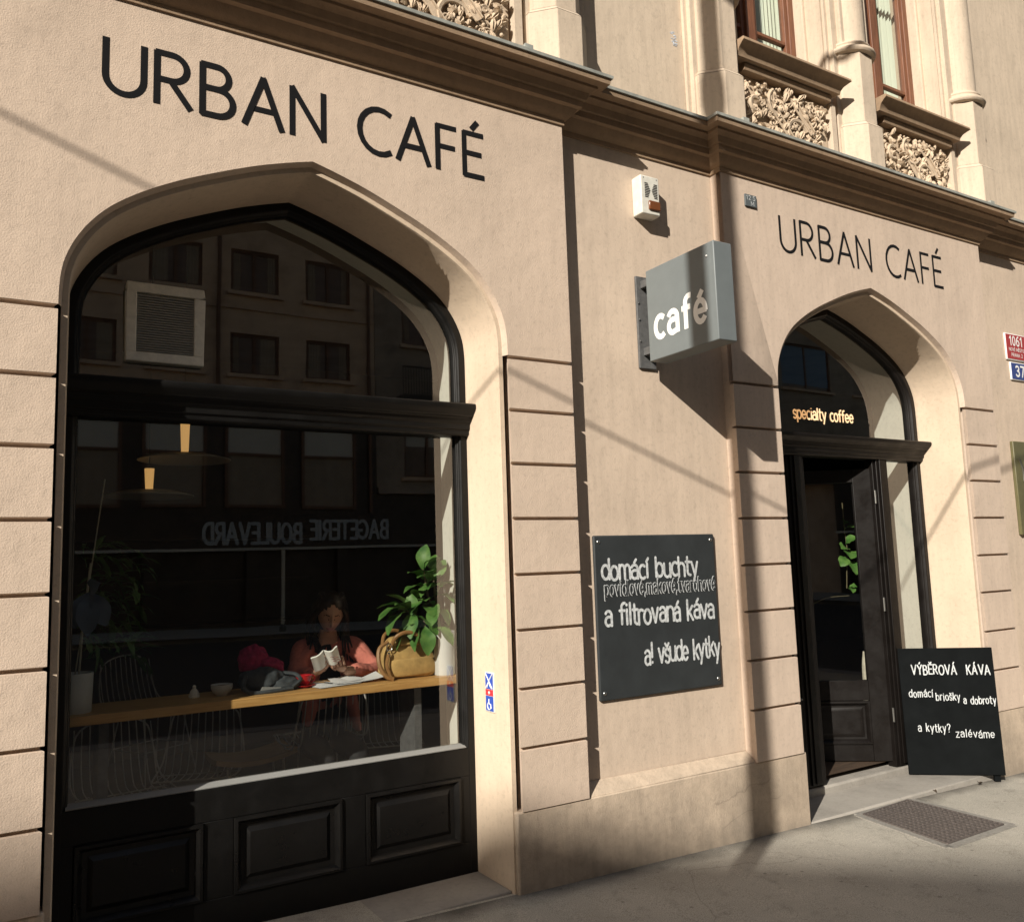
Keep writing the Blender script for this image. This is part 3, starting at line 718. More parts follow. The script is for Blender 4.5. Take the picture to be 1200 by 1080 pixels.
mb.strip(rows, close=True); mb.poly(rows[-1]); mb.build('base_panel', M_door, leaf_, angle=25)
mb = MB(); mb.poly([MD @ Vector(q) for q in ((u0, .025, .64), (u1, .025, .64), (u1, .025, 2.13), (u0, .025, 2.13))]); mb.build('pane', M_glass, leaf_, smooth=False)
M_steel = mat('brushed_steel', (0.5, 0.5, 0.48), 0.35, 0.5, 1.0)
mb = MB(); mb.tube([MD @ Vector(q) for q in ((LW - .06, -.002, 1.12), (LW - .06, -.06, 1.12), (LW - .06, -.06, 1.45), (LW - .06, -.002, 1.45))], .009, 8); mb.build('handle', M_steel, leaf_)
for z in (.35, 1.15, 1.95):
    mb = MB(); mb.tube([(5.69, .378, z), (5.69, .378, z + .10)], .008, 8); mb.build('hinge', M_steel, leaf_)
# threshold
mb = MB(); mb.box(4.28, 6.33, .012, .38, -.3, -.028); bevel(mb.build('threshold', M_slab, bld), .012)
mb = MB(); mb.box(4.35, 6.27, .375, 1.2, -.3, .022); bevel(mb.build('step', M_slab, bld), .015)
mb = MB(); mb.box(.25, 2.21, .05, .39, -.3, .022); bevel(mb.build('threshold', M_slab, bld), .01)
# ------------------------------------------------------------------ wall lettering
def lettering(text, x, z, y, h, wd, wt, gap, parent, m=M_letter, name='lettering', label=None, un=OUT, ux=VX, uz=VZ, flat=True):
    mb = MB(); letters(mb, text, (x, y, z), ux, uz, un, h, 1.0, wt, gap, wd, flat=flat)
    o = mb.build(name, m, parent, smooth=False, merge=False)
    if label: o['label'] = label
    return o
lettering('URBAN CAFÉ', .335, 3.602, 0, .230, 1.80, .122, .23, bld, label='black painted letters over the wide shop window')
lettering('URBAN CAFÉ', 4.395, 3.588, 0, .236, 1.80, .092, .24, bld, label='thin black letters over the cafe entrance')
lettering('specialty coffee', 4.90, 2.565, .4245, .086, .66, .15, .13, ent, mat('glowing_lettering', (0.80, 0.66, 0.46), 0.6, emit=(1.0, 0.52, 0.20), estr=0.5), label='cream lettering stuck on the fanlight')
# ------------------------------------------------------------------ across the street
M_opp = plaster('shaded_ochre_render', (0.66, 0.475, 0.335), 40.0, 0.004, blotch=0.2)
M_opp2 = plaster('grey_brown_render', (0.40, 0.32, 0.25), 40.0, 0.004, blotch=0.2)
M_roof = speckle('clay_roof', (0.22, 0.09, 0.055), 0.3, 30.0, 0.9, 0.01)
M_ofr = mat('brown_window_frame', (0.17, 0.085, 0.05), 0.6)
M_oglass = mat('dark_pane', (0.17, 0.105, 0.075), 0.35)
M_blind = mat('pale_blind', (0.62, 0.58, 0.50), 0.8)
M_ocur = mat('dusty_curtain', (0.34, 0.27, 0.20), 0.9)
M_blue = mat('bluish_curtain', (0.20, 0.27, 0.36), 0.8)
M_shop = mat('dark_shop_panel', (0.05, 0.034, 0.024), 0.5)
YO = -22.0
def opp_window(par, x0, x1, z0, z1, kind):
    mb = MB(); y = YO - .16; t = .09
    mb.box(x0, x1, y, y + .08, z0, z0 + t); mb.box(x0, x1, y, y + .08, z1 - t, z1)
    mb.box(x0, x0 + t, y, y + .08, z0 + t, z1 - t); mb.box(x1 - t, x1, y, y + .08, z0 + t, z1 - t)
    c = (x0 + x1) / 2; mb.box(c - .05, c + .05, y + .005, y + .085, z0 + t, z1 - t)
    o = mb.build('window', M_ofr, par, smooth=False)
    mb = MB(); mb.poly([(x0 + .05, y + .03, z0), (x1 - .05, y + .03, z0), (x1 - .05, y + .03, z1), (x0 + .05, y + .03, z1)]); mb.build('pane', M_oglass, o, smooth=False)
    if kind:
        mb = MB(); zz = z1 - .1 - (z1 - z0) * (.42 if kind == 1 else .85)
        n = 16
        spans = [(x0 + .1, x1 - .1)] if kind < 3 else [(x0 + .1, x0 + .1 + (x1-x0)*rng.uniform(.1, .32)), (x1 - .1 - (x1-x0)*rng.uniform(.1, .32), x1 - .1)]
        for s0, s1 in spans:
            mb = MB(); mb.strip([[(s0 + (s1-s0)*k/n, y + .045 + .012*math.sin(k*1.7), z) for k in range(n+1)] for z in (zz, z1 - .1)])
            mb.build('blind' if kind == 1 else 'curtain', {1: M_blind, 2: M_blue, 3: M_ocur}[kind], o)
    mb = MB(); mb.box(x0 - .12, x1 + .12, YO - .05, YO + .14, z0 - .12, z0 - .001); mb.build('sill', M_opp, o, smooth=False)
def opp_building(name, label, x0, x1, top, m, cols, rows, base):
    """street front with real window openings"""
    b = thing(name, label, 'building', (x0, YO, 0))
    mb = MB(); xs = x0
    for a, c in cols:
        mb.box(xs, a, YO - .35, YO, base, top)
        z = base
        for r0, r1, _ in rows: mb.box(a, c, YO - .35, YO, z, r0); z = r1
        mb.box(a, c, YO - .35, YO, z, top); xs = c
    mb.box(xs, x1, YO - .35, YO, base, top)
    for z in (base + .02, top - .5): mb.box(x0, x1, YO + .0005, YO + .18, z, z + .22)
    mb.box(x0, x1, YO - 10, YO - .36, -1, top - .02)
    mb.build('wall', m, b, smooth=False)
    mb = MB(); mb.prism([(YO + .35, top), (YO + .30, top - .14), (YO - 10, top - .14), (YO - 10, top + .12), (YO - 5, top + .12)] if False else [(YO + .35, top - .1), (YO + .35, top), (YO - 5, top + 2.2), (YO - 10.2, top), (YO - 10.2, top - .1)], 'x', x0, x1)
    mb.build('roof', M_roof, b, smooth=False)
    for a, c in cols:
        for r0, r1, kk in rows: opp_window(b, a, c, r0, r1, kk if kk < 4 else (2 if c - a > 3 else 3))
    return b
cols = [(6.1 + 2.38 * k, 7.62 + 2.38 * k) for k in range(-4, 2)]
ob = opp_building('shaded_apartment_house', 'ochre apartment house across the street above the dark shop front', -5.0, 10.85, 21.4, M_opp, cols,
             [(7.7, 9.0, 3), (10.3, 11.7, 3), (13.2, 14.8, 0), (16.2, 17.8, 0)], 6.6)
cols2 = [(11.9 + 3.1 * k, 13.7 + 3.1 * k) for k in range(0, 6)] + [(30.9, 34.4), (36, 38.2), (40, 42)]
ob2 = opp_building('tall_grey_house', 'grey brown house across the street with wide curtained windows', 10.87, 46.0, 21.3, M_opp2, cols2,
             [(4.6, 6.6, 1), (9.2, 11.4, 4), (13.4, 15.2, 0), (17, 18.6, 0)], 4.0)
for z, d in ((6.62, .12), (9.75, .07), (12.6, .07)):
    mb = MB(); mb.box(-4.98, 10.83, YO + .0006, YO + d, z, z + .16); mb.build('string_course', M_opp, ob, smooth=False)
for x, z in ((10.6, 3.4), (5.72, 6.7)):
    mb = MB(); mb.tube([(x, YO + .12, z), (x, YO + .12, 21)], .06, 8); mb.build('drainpipe', M_ofr, ob)
mb = MB()
for z in (7.3, 8.25): mb.box(11.6, 14.4, YO + .62, YO + .66, z, z + .05)
for k in range(29): mb.box(11.6 + .1*k, 11.62 + .1*k, YO + .63, YO + .65, 7.35, 8.25)
mb.box(11.5, 14.5, YO, YO + .7, 7.1, 7.29); mb.build('balcony', M_shop, ob2, smooth=False)
# glazed mezzanine over the shop, its blinds half drawn
for x0, x1 in ((-2.4, -.7), (-.2, 1.2), (1.7, 3.05), (3.6, 5.4), (5.95, 7.75), (8.3, 10.1)):
    mb = MB(); y = YO + .051
    for q in ((x0, x1, 6.05, 6.15), (x0, x1, 3.5, 3.6), (x0, x0 + .09, 3.6, 6.05), (x1 - .09, x1, 3.6, 6.05), (x0 + .09, x1 - .09, 5.12, 5.2)): mb.box(q[0], q[1], y, y + .09, q[2], q[3])
    o = mb.build('window', M_ofr, ob, smooth=False)
    mb = MB(); n = 20; mb.strip([[(x0 + .09 + (x1-x0-.18)*k/n, y + .03 + .01*math.sin(k*2.1), z) for k in range(n+1)] for z in (5.2, 6.05)]); mb.build('blind', M_blind, o)
    mb = MB(); n = 20; mb.strip([[(x0 + .09 + (x1-x0-.18)*k/n, y + .02 + .02*math.sin(k*1.3 + x0), z) for k in range(n+1)] for z in (3.6, 5.12)]); mb.build('curtain', M_ocur, o)
# shop front with its name
sf = MB()
sf.box(-5, 46, YO - .35, YO - .02, 3.2, 3.999); sf.box(-5, 10.85, YO - .3, YO + .05, 3.31, 6.5); sf.box(-5, 46, YO - .02, YO + .06, 2.3, 3.3)
for k in range(18): sf.box(-5 + 2.9*k, -4.65 + 2.9*k, YO - .3, YO + .03, -1, 2.299)
sf.box(-5, 46, YO - .25, YO - .2, -1, 2.299)
shopf = sf.build('shop_front', M_shop, ob, smooth=False)
sf = MB(); sf.box(-5, 46, YO + .061, YO + .16, 2.22, 2.299); sf.build('ledge', M_blind, shopf, smooth=False)
mb = MB(); letters(mb, 'BAGETERIE', (11.2, YO + .061, 2.54), (-1, 0, 0), VZ, (0, 1, 0), .58, 1, .18, .22, 2.62, lift=.02); letters(mb, 'BOULEVARD', (8.25, YO + .061, 2.44), (-1, 0, 0), VZ, (0, 1, 0), .58, 1, .18, .22, 2.9, lift=.02)
mb.build('lettering', M_chalk, shopf, smooth=False, merge=False)
# lower blocks further along the street: their roof line shades the foot of the cafe wall
c3 = [(-31.0 + 3.2 * k, -29.4 + 3.2 * k) for k in range(8)]
opp_building('lower_corner_house', 'ochre house with clay roof further along the far side', -32.98, -5.02, 20.0, M_opp, c3, [(4.6, 6.4, 1), (8.0, 9.8, 0), (11.4, 13.2, 0), (14.6, 16.2, 0)], 4.0)
c4 = [(-58.0 + 3.3 * k, -56.4 + 3.3 * k) for k in range(8)]
opp_building('end_house', 'grey brown house at the end of the far row', -60, -33.0, 22.28, M_opp2, c4, [(4.6, 6.6, 1), (8.2, 10.0, 0), (11.8, 13.6, 0), (15.2, 16.8, 0)], 4.0)
# tram pole and wire that cast the long shadows
M_pole = speckle('painted_steel_pole', (0.10, 0.11, 0.10), 0.2, 20.0, 0.5)
px, py = -1.72, -3.5
pole = thing('tram_pole', 'green steel tram pole standing by the kerb', 'tram pole', (px, py, ground_z(px)))
mb = MB(); mb.tube([(px, py, ground_z(px)), (px, py, 11)], [.064, .061], 16); mb.build('pole', M_pole, pole)
mb = MB(); mb.lathe([(.053, 0), (.07, .02), (.08, .10), (.08, .22), (.07, .30), (.053, .34)], (px, py, 7.8), 16); mb.build('collar', M_pole, pole)
mb = MB(); mb.lathe([(.08, 0), (.085, .3), (.07, .34), (.045, .5)], (px, py, ground_z(px)), 16); mb.build('base', M_pole, pole)
mb = MB(); mb.tube(catmull([(px, py, 8.70), (px + .35, py, 8.60), (px + .62, py, 8.76), (px + .85, py, 8.64), (px + 1.08, py, 8.80), (px + 1.35, py, 8.70), (px + 1.6, py, 8.74)], 6), .028, 8)
mb.build('bracket_arm', M_pole, pole)
mb = MB(); mb.tube([(-14, -3.0, 9.7), (-4.83, -3.0, 6.41), (-.3, -3.0, 4.78), (14, -3.3, 8.4)], .010, 6)
tag(mb.build('span_wire', M_pole, None), 'thin steel span wire stretched down over the street', 'wire')

sp_ = thing('sign_post', 'pale steel sign post on the far pavement reflected in the shop window', 'post', (6.9, -19.2, ground_z(6.9)))
mb = MB(); mb.tube([(6.9, -19.2, ground_z(6.9)), (6.9, -19.2, 2.15)], .05, 10); mb.build('pole', mat('galvanised_post', (0.62, 0.58, 0.48), .5), sp_)
mb = MB(); mb.lathe([(.09, 0), (.10, .12), (.06, .16), (.05, .2)], (6.9, -19.2, ground_z(6.9)), 12); mb.build('base', M_pole, sp_)
# ------------------------------------------------------------------ things on the facade
M_grey = speckle('grey_enamel', (0.155, 0.175, 0.18), 0.06, 8.0, 0.42)
M_bracket = speckle('dark_bracket_steel', (0.10, 0.10, 0.10), 0.3, 30.0, 0.6)
sx0, sx1, sy0, sy1, sz0, sz1 = 3.211, 3.345, -.553, .0, 2.722, 3.262
sg = thing('projecting_sign', 'grey box sign reading café projecting from the wall on a bracket', 'sign', (3.28, .085, 2.99))
mb = MB(); mb.box(sx0, sx1, sy0, sy1, sz0, sz1); bevel(mb.build('sign_box', M_grey, sg), .006, 3)
mb = MB(); mb.box(3.195, 3.32, .068, .0848, 2.70, 3.255)
for z in (2.775, 3.18):
    mb.box(3.225, 3.30, .0, .068, z, z + .045)
for z in (2.86, 2.99, 3.09): mb.ball((3.205, .066, z), .006, 6)
bevel(mb.build('bracket', M_bracket, sg), .003)
def heavy(text, parent, o, ux, uz, un, h, fit, wt, gap, m, label=None):
    mb = MB(); letters(mb, text, o, ux, uz, un, h, 1, wt, gap, fit, flat=True); r = mb.build('lettering', m, parent, smooth=False, merge=False)
    if label: r['label'] = label
    return r
heavy('café', sg, (sx0, -.066, 2.845), (0, -1, 0), VZ, (-1, 0, 0), .172, .405, .185, .26, M_white)
mb = MB(); mb.ball((sx0 - .002, -.50, 3.19), .006, 6); mb.build('rivet', M_white, sg)
# alarm
M_wp = speckle('weathered_white_plastic', (0.66, 0.64, 0.57), 0.12, 25.0, 0.5)
al = thing('alarm_siren', 'white alarm siren box with a brown lens high on the wall', 'alarm', (3.28, .085, 3.74))
ax0, ax1, az0, az1 = 3.212, 3.354, 3.622, 3.862
mb = MB(); mb.box(ax0, ax1, .0, .0848, az0, az1); bevel(mb.build('casing', M_wp, al), .008, 3)
mb = MB(); mb.box(ax0 + .052, ax1 - .004, -.012, .004, az0 + .028, az0 + .085); bevel(mb.build('lens', mat('brown_lens', (0.16, 0.055, 0.02), 0.2), al), .006, 3)
mb = MB()
for k in range(9):
    z = az1 - .052 - .0105 * k; hw = .012 + .022 * abs(k - 4) / 4
    cx = (ax0 + ax1) / 2 + .006
    mb.box(cx - .048, cx - .048 + .046 - hw * .8 + .006, -.0018, .003, z, z + .0055); mb.box(cx + .048 - .046 + hw * .8 - .006, cx + .048, -.0018, .003, z, z + .0055)
mb.box((ax0+ax1)/2 - .05, (ax0+ax1)/2 - .046, -.0012, .003, az1 - .02, az1 - .012); mb.box((ax0+ax1)/2 + .05, (ax0+ax1)/2 + .054, -.0012, .003, az1 - .02, az1 - .012)
mb.build('grille', M_dark, al, smooth=False)
# menu board screwed to the wall
M_board = speckle('chalkboard', (0.027, 0.031, 0.033), 0.22, 5.0, 0.62, 0.0004)
bx0, bx1, bz0, bz1 = 2.80, 3.693, .846, 1.730
mn = thing('menu_board', 'large dark menu board with white lettering screwed to the wall', 'menu board', ((bx0+bx1)/2, .085, 1.29))
mb = MB(); mb.box(bx0, bx1, .064, .0845, bz0, bz1); bevel(mb.build('board', M_board, mn), .008, 3)
yb = .064
for i, (t, x, z, h, wd, wt, gap) in enumerate((('domácí buchty', bx0 + .045, 1.490, .108, .70, .145, .13), ('a filtrovaná káva', bx0 + .055, 1.240, .112, .80, .14, .12), ('a! všude kytky', bx0 + .318, 1.015, .110, .565, .13, .10))):
    mb = MB(); letters(mb, t, (x, yb, z), VX, VZ, OUT, h, 1, wt, gap, wd, wob=.05); mb.build('lettering', M_chalk, mn, smooth=False, merge=False)
mb = MB(); letters(mb, 'povidlové,makové,tvarohové', (bx0 + .06, yb, 1.402), VX, VZ, OUT, .076, 1, .19, .20, .815, m=0, lift=.0009)
letters(mb, 'povidlové,makové,tvarohové', (bx0 + .06, yb, 1.402), VX, VZ, OUT, .076, 1, .10, .20, .815, m=1, lift=.0036)
mb.build('lettering', [M_chalk, M_board], mn, smooth=False, merge=False)['label'] = 'outlined lettering'
for x in (bx0 + .03, bx1 - .03):
    for z in (bz0 + .04, bz1 - .035):
        mb = MB(); mb.ball((x, yb - .001, z), (.011, .005, .011), 6); mb.build('screw', M_steel, mn)
# small signs and plates
pq = thing('cable_marker', 'small grey marker plate with digits high on the entrance bay', 'plate', (4.125, 0, 3.87))
mb = MB(); mb.box(4.075, 4.178, -.012, -.0005, 3.832, 3.912); bevel(mb.build('plate', mat('grey_plate', (0.10, 0.115, 0.12), 0.5), pq), .002)
mb = MB(); letters(mb, '12.5', (4.085, -.012, 3.875), VX, VZ, OUT, .028, 1, .14, .3, .075); letters(mb, 'M', (4.125, -.012, 3.840), VX, VZ, OUT, .026, 1, .14, .3, .024); mb.build('lettering', M_chalk, pq, smooth=False, merge=False)
mb = MB()
for k in range(9):
    x, z = 3.625 + rng.uniform(0, .035), 4.86 + k*.011; mb.box(x - rng.uniform(.006, .022), x + rng.uniform(.006, .024), .0975 + .0002*k, .0995, z, z + rng.uniform(.004, .012))
tag(mb.build('torn_sticker', speckle('torn_paper', (0.50, 0.54, 0.60), 0.5, 60.0, 0.8), None, smooth=False), 'torn remains of a pale paper sticker on the upper wall', 'sticker')
M_red = mat('red_enamel', (0.36, 0.03, 0.03), 0.35); M_bl = mat('blue_enamel', (0.03, 0.05, 0.20), 0.35)
rp = thing('red_house_plate', 'red enamel house number plate reading 1061', 'number plate', (7.28, .085, 3.25))
mb = MB(); mb.box(7.13, 7.43, .070, .0845, 3.135, 3.362); bevel(mb.build('plate', M_white, rp), .006, 3)
mb = MB(); mb.box(7.139, 7.421, .068, .0705, 3.144, 3.353); mb.build('face', M_red, rp, smooth=False)
mb = MB()
letters(mb, '1061', (7.19, .068, 3.262), VX, VZ, OUT, .075, 1, .17, .30, .18); letters(mb, 'NOVÉ MĚSTO', (7.17, .068, 3.212), VX, VZ, OUT, .026, 1, .15, .26, .22); letters(mb, 'PRAHA 2', (7.20, .068, 3.165), VX, VZ, OUT, .028, 1, .15, .28, .16)
mb.build('lettering', M_white, rp, smooth=False, merge=False)
bp = thing('blue_house_plate', 'blue enamel house number plate reading 37', 'number plate', (7.28, .085, 3.04))
mb = MB(); mb.box(7.17, 7.41, .070, .0845, 2.965, 3.118); bevel(mb.build('plate', M_white, bp), .006, 3)
mb = MB(); mb.box(7.178, 7.402, .068, .0705, 2.973, 3.110); mb.build('face', M_bl, bp, smooth=False)
mb = MB(); letters(mb, '37', (7.24, .068, 3.0), VX, VZ, OUT, .085, 1, .19, .28, .12); mb.build('lettering', M_white, bp, smooth=False, merge=False)
ov = thing('olive_notice_case', 'olive green notice case on the wall below the house numbers', 'notice case', (7.4, .085, 2.06))
mb = MB(); mb.box(7.06, 7.72, .055, .0845, 1.685, 2.445); bevel(mb.build('case', speckle('olive_metal', (0.115, 0.105, 0.05), 0.15, 12.0, 0.45), ov), .006)
mb = MB(); mb.tube([(7.12, .05, 2.30), (7.15, .045, 2.22), (7.15, .045, 2.12)], .007, 6); mb.build('clip', M_steel, ov)
# accessibility sign on the jamb
jp = thing('bell_sign', 'narrow blue and red pictogram sign on the window jamb', 'sign', (2.225, .20, .95))
MJ = Matrix.Translation((2.2135, .205, .945)) @ Matrix.Rotation(R(-90), 4, 'Z')     # local x runs along -y, y out of the jamb
def jb(mb, a, b, c, d, t0, t1, m=0): mb.box(a, b, t0, t1, c, d, m, Matrix.Translation((2.2165, .205, .945)) @ Matrix(((0, -1, 0, 0), (-1, 0, 0, 0), (0, 0, 1, 0), (0, 0, 0, 1))))
mb = MB(); jb(mb, -.045, .045, -.10, .10, -.002, .016); bevel(mb.build('frame', M_wp, jp), .003)
mb = MB()
jb(mb, -.038, .038, .015, .094, .016, .0175, 0); jb(mb, -.038, .038, -.018, .013, .016, .0175, 1); jb(mb, -.038, .038, -.094, -.02, .016, .0175, 0)
mb.build('face', [mat('sign_blue', (0.03, 0.08, 0.42), 0.4), mat('sign_red', (0.62, 0.04, 0.05), 0.4)], jp, smooth=False)
mb = MB(); o = Vector((2.2165 - .0175, .205, .945))
def jl(pts, r=.0028): mb.tube([o + Vector((-.001, -u, v)) for u, v in pts], r, 5)
jl([(-.034, .018), (.034, .092)]); jl([(.034, .018), (-.034, .092)]); jl([(-.02, .022), (.0, .05), (.02, .022)])
jl([(-.004, -.034), (-.004, -.058), (.012, -.060), (.018, -.080)]); jl([(.010*math.cos(a)*1.7 - .002, -.070 + .018*math.sin(a)) for a in [R(k) for k in range(120, 400, 28)]]); jl([(-.008, -.003), (.008, -.003)]); jl([(.0, -.010), (.0, .006)])
mb.build('pictogram', M_white, jp)
# ------------------------------------------------------------------ sandwich board by the door
ab = thing('sandwich_board', 'black pavement board with white lettering leaning beside the entrance', 'menu board', (6.18, .26, -.07))
A0, A1 = Vector((5.76, .345, 0)), Vector((6.245, -.085, 0)); du = (A1 - A0).normalized(); dn = Vector((du.y, -du.x, 0)).normalized()
if dn.y > 0: dn = -dn
WB = (A1 - A0).length
up = (VZ - dn * .045).normalized()
MA = Matrix.Translation(A0 + dn * .02) @ Matrix((( *(du.x, -dn.x, up.x), 0), (*(du.y, -dn.y, up.y), 0), (*(0, 0, up.z), 0), (0, 0, 0, 1)))
M_ab = speckle('matt_black_board', (0.006, 0.007, 0.0075), 0.25, 6.0, 0.8, spec=.06)
zb, zt = -.022, .871
mb = MB(); mb.box(0, WB, 0, .018, zb, zt, 0, MA); bevel(mb.build('board', M_ab, ab), .004)
mb = MB(); MB2 = Matrix.Translation(-dn * .28) @ MA
mb.box(.02, WB - .02, .03, .046, zb + .02, zt - .04, 0, Matrix.Translation(-dn * .05) @ MA); bevel(mb.build('back_board', M_ab, ab), .004)
for u in (.03, WB - .07):
    mb = MB(); mb.box(u, u + .04, .019, .05, zb - .045, zb + .3, 0, MA); mb.build('leg', M_ab, ab)
def abl(t, u, z, h, wd, wt, gap=.24):
    mb = MB(); letters(mb, t, MA @ Vector((u, 0, z)), du, up, dn, h, 1, wt, gap, wd, wob=.06); mb.build('lettering', M_chalk, ab, smooth=False, merge=False)
abl('VÝBĚROVÁ', .085, .685, .066, .305, .125); abl('KÁVA', .462, .682, .066, .155, .125)
abl('domácí', .052, .523, .052, .162, .12); abl('briošky', .235, .498, .052, .160, .115); abl('a dobroty', .42, .474, .052, .215, .12)
abl('a kytky?', .092, .278, .056, .215, .11); abl('zaléváme', .345, .240, .052, .255, .11)
# ------------------------------------------------------------------ grating in the pavement
gt = thing('pavement_grating', 'rusty square cellar grating set in the pavement by the entrance', 'grating', (4.95, -.32, ground_z(4.95)))
GQ = [Vector((4.72, -.045)), Vector((5.255, .005)), Vector((5.225, -.635)), Vector((4.61, -.665))]
def gp(u, v):
    p = GQ[0] * (1-u) * (1-v) + GQ[1] * u * (1-v) + GQ[2] * u * v + GQ[3] * (1-u) * v
    return p
M_rust = speckle('rusty_iron', (0.13, 0.11, 0.10), 0.35, 60.0, 0.75, 0.001, metal=0.2)
def gbar(mb, a, b, wd, z0, z1):
    d = (b - a).normalized(); s = Vector((-d.y, d.x)) * wd
    q = [a + s, b + s, b - s, a - s]
    A = [mb.vert((p.x, p.y, ground_z(p.x) + z0)) for p in q]; B = [mb.vert((p.x, p.y, ground_z(p.x) + z1)) for p in q]
    for k in range(4): mb.face((A[k], A[(k+1) % 4], B[(k+1) % 4], B[k]))
    mb.face(A[::-1]); mb.face(B)
mb = MB(); n = 19
for k in range(n + 1):
    t = k / n
    gbar(mb, gp(0, t), gp(1, t), .007, .001, .010)
for k in range(14): t = k / 13; gbar(mb, gp(t, 0), gp(t, 1), .004, .0012, .0085)
mb.build('grille', M_rust, gt, smooth=False)
mb = MB(); q = [gp(0, 0), gp(1, 0), gp(1, 1), gp(0, 1)]; mb.poly([(p.x, p.y, ground_z(p.x) + .0008) for p in q]); mb.build('shaft_shade', M_dark, gt, smooth=False)  # flat dark sheet painted as the unlit depth below the bars
mb = MB()
for a, b in (((-.06, -.04), (1.06, -.04)), ((1.06, -.04), (1.06, 1.06)), ((1.06, 1.06), (-.06, 1.06)), ((-.06, 1.06), (-.06, -.04))): gbar(mb, gp(*a), gp(*b), .026, -.01, .005 if a[1] < 1 else .0045)
mb.build('frame', speckle('concrete_rim', (0.25, 0.235, 0.21), 0.25, 50.0, 0.9, 0.002), gt, smooth=False)

M_dry = mat('dry_leaf_brown', (0.06, 0.04, 0.025), .9)
for k, (x, y, a, lab) in enumerate(((6.02, -.03, 20, 'curled dry brown leaf on the threshold edge beside the sandwich board'), (5.55, .02, 95, 'smaller dry leaf on the pavement between the step and the grating'))):
    mb = MB(); z = ground_z(x) + .012; n = 6; c_, s_ = math.cos(R(a)), math.sin(R(a))
    rows = [[(x + c_*(.05*i/n - .025) - s_*w_*math.sin(math.pi*i/n), y + s_*(.05*i/n - .025) + c_*w_*math.sin(math.pi*i/n), z + .012*abs(w_)/.018 + .006*math.sin(i)) for i in range(n+1)] for w_ in (-.018, 0, .018)]
    mb.strip(rows); tag(mb.build('dry_leaf', M_dry, None), lab, 'leaf', 'dry leaves by the door')
# ------------------------------------------------------------------ behind the shop window
ct = thing('window_counter', 'long oak bar counter along the inside of the shop window', 'counter', (1.22, .7, .98))
mb = MB(); mb.box(.215, 2.205, .495, .87, .962, 1.004); bevel(mb.build('top', M_counter, ct), .004)
for x in (.45, 1.98):
    mb = MB(); mb.box(x - .02, x + .02, .60, .80, .06, .962); mb.build('leg', M_bracket, ct)
M_pot = speckle('white_ceramic', (0.62, 0.63, 0.62), 0.06, 8.0, 0.35)
M_soil = mat('potting_soil', (0.03, 0.022, 0.016), 0.95)
def leafm(name, a, b):
    m = mat(name, a, 0.5, 0.35); g = N(m, 'ShaderNodeTexNoise', Scale=18.0, Detail=3.0); L(m, coords(m), g.inputs['Vector'])
    L(m, ramp(m, g.outputs[0], [(0.3, a), (0.7, b)]), bsdf(m).inputs['Base Color'])
    bsdf(m).inputs['Transmission Weight'].default_value = 0.0
    return m
M_leaf = leafm('fresh_green_leaf', (0.040, 0.125, 0.024), (0.125, 0.24, 0.055))
M_leafd = leafm('dark_green_leaf', (0.05, 0.11, 0.035), (0.10, 0.19, 0.06))
M_stem = speckle('plant_stem', (0.13, 0.11, 0.06), 0.3, 40.0, 0.7)
def plant_leaf(mb, base, d, up, ln, wd, droop=.35, fold=.25, m=0):
    """obovate leaf: folded along the midrib, drooping at the tip"""
    d = Vector(d).normalized(); up = Vector(up); s = d.cross(up).normalized(); u = s.cross(d).normalized()
    rows = []; n = 8
    for k in range(n + 1):
        t = k / n
        ww = wd * (math.sin(math.pi * (t ** 1.35) * .97 + .03) ** .8)
        c = Vector(base) + d * (ln * t) - u * (droop * ln * t * t) + u * (.10 * ln * math.sin(t * 3.1))
        wv = .012 * math.sin(t * 14 + ln * 90)
        rows.append([c - s*ww + u*(fold*ww + wv*.4), c - s*ww*.5 + u*fold*ww*.35, c, c + s*ww*.5 + u*fold*ww*.35, c + s*ww + u*(fold*ww - wv*.4)])
    mb.strip(rows, m)
def pot(parent, c, r0, r1, h, m=M_pot):
    mb = MB(); mb.lathe([(0, 0), (r0, 0), (r0 + .003, .004), (r1, h - .006), (r1, h), (r1 - .008, h), (r1 - .010, h - .02), (0, h - .02)], c, 28)
    o = mb.build('pot', m, parent); 
    mb = MB(); mb.lathe([(r1 - .011, h - .018), (0, h - .012)], c, 16); mb.build('soil', M_soil, parent); return o
pr_ = thing('leafy_pot_plant', 'broad leaved green plant in a white pot beside the tan bag', 'plant', (2.125, .70, 1.004))
pot(pr_, (2.132, .575, 1.004), .052, .058, .235)
mb = MB(); lf = MB(); r = random.Random(5)
stems = [((2.14, .58, 1.21), (2.09, .66, 1.40), (2.06, .67, 1.58)), ((2.135, .58, 1.21), (2.03, .66, 1.31), (1.93, .62, 1.36)), ((2.15, .58, 1.21), (2.13, .66, 1.40), (2.14, .70, 1.52)), ((2.135, .575, 1.21), (2.06, .63, 1.28), (2.02, .58, 1.27))]
for a, b, c in stems: mb.tube(catmull([a, b, c], 5), [.009]*5 + [.006]*6, 6)
mb.build('stem', M_stem, pr_)
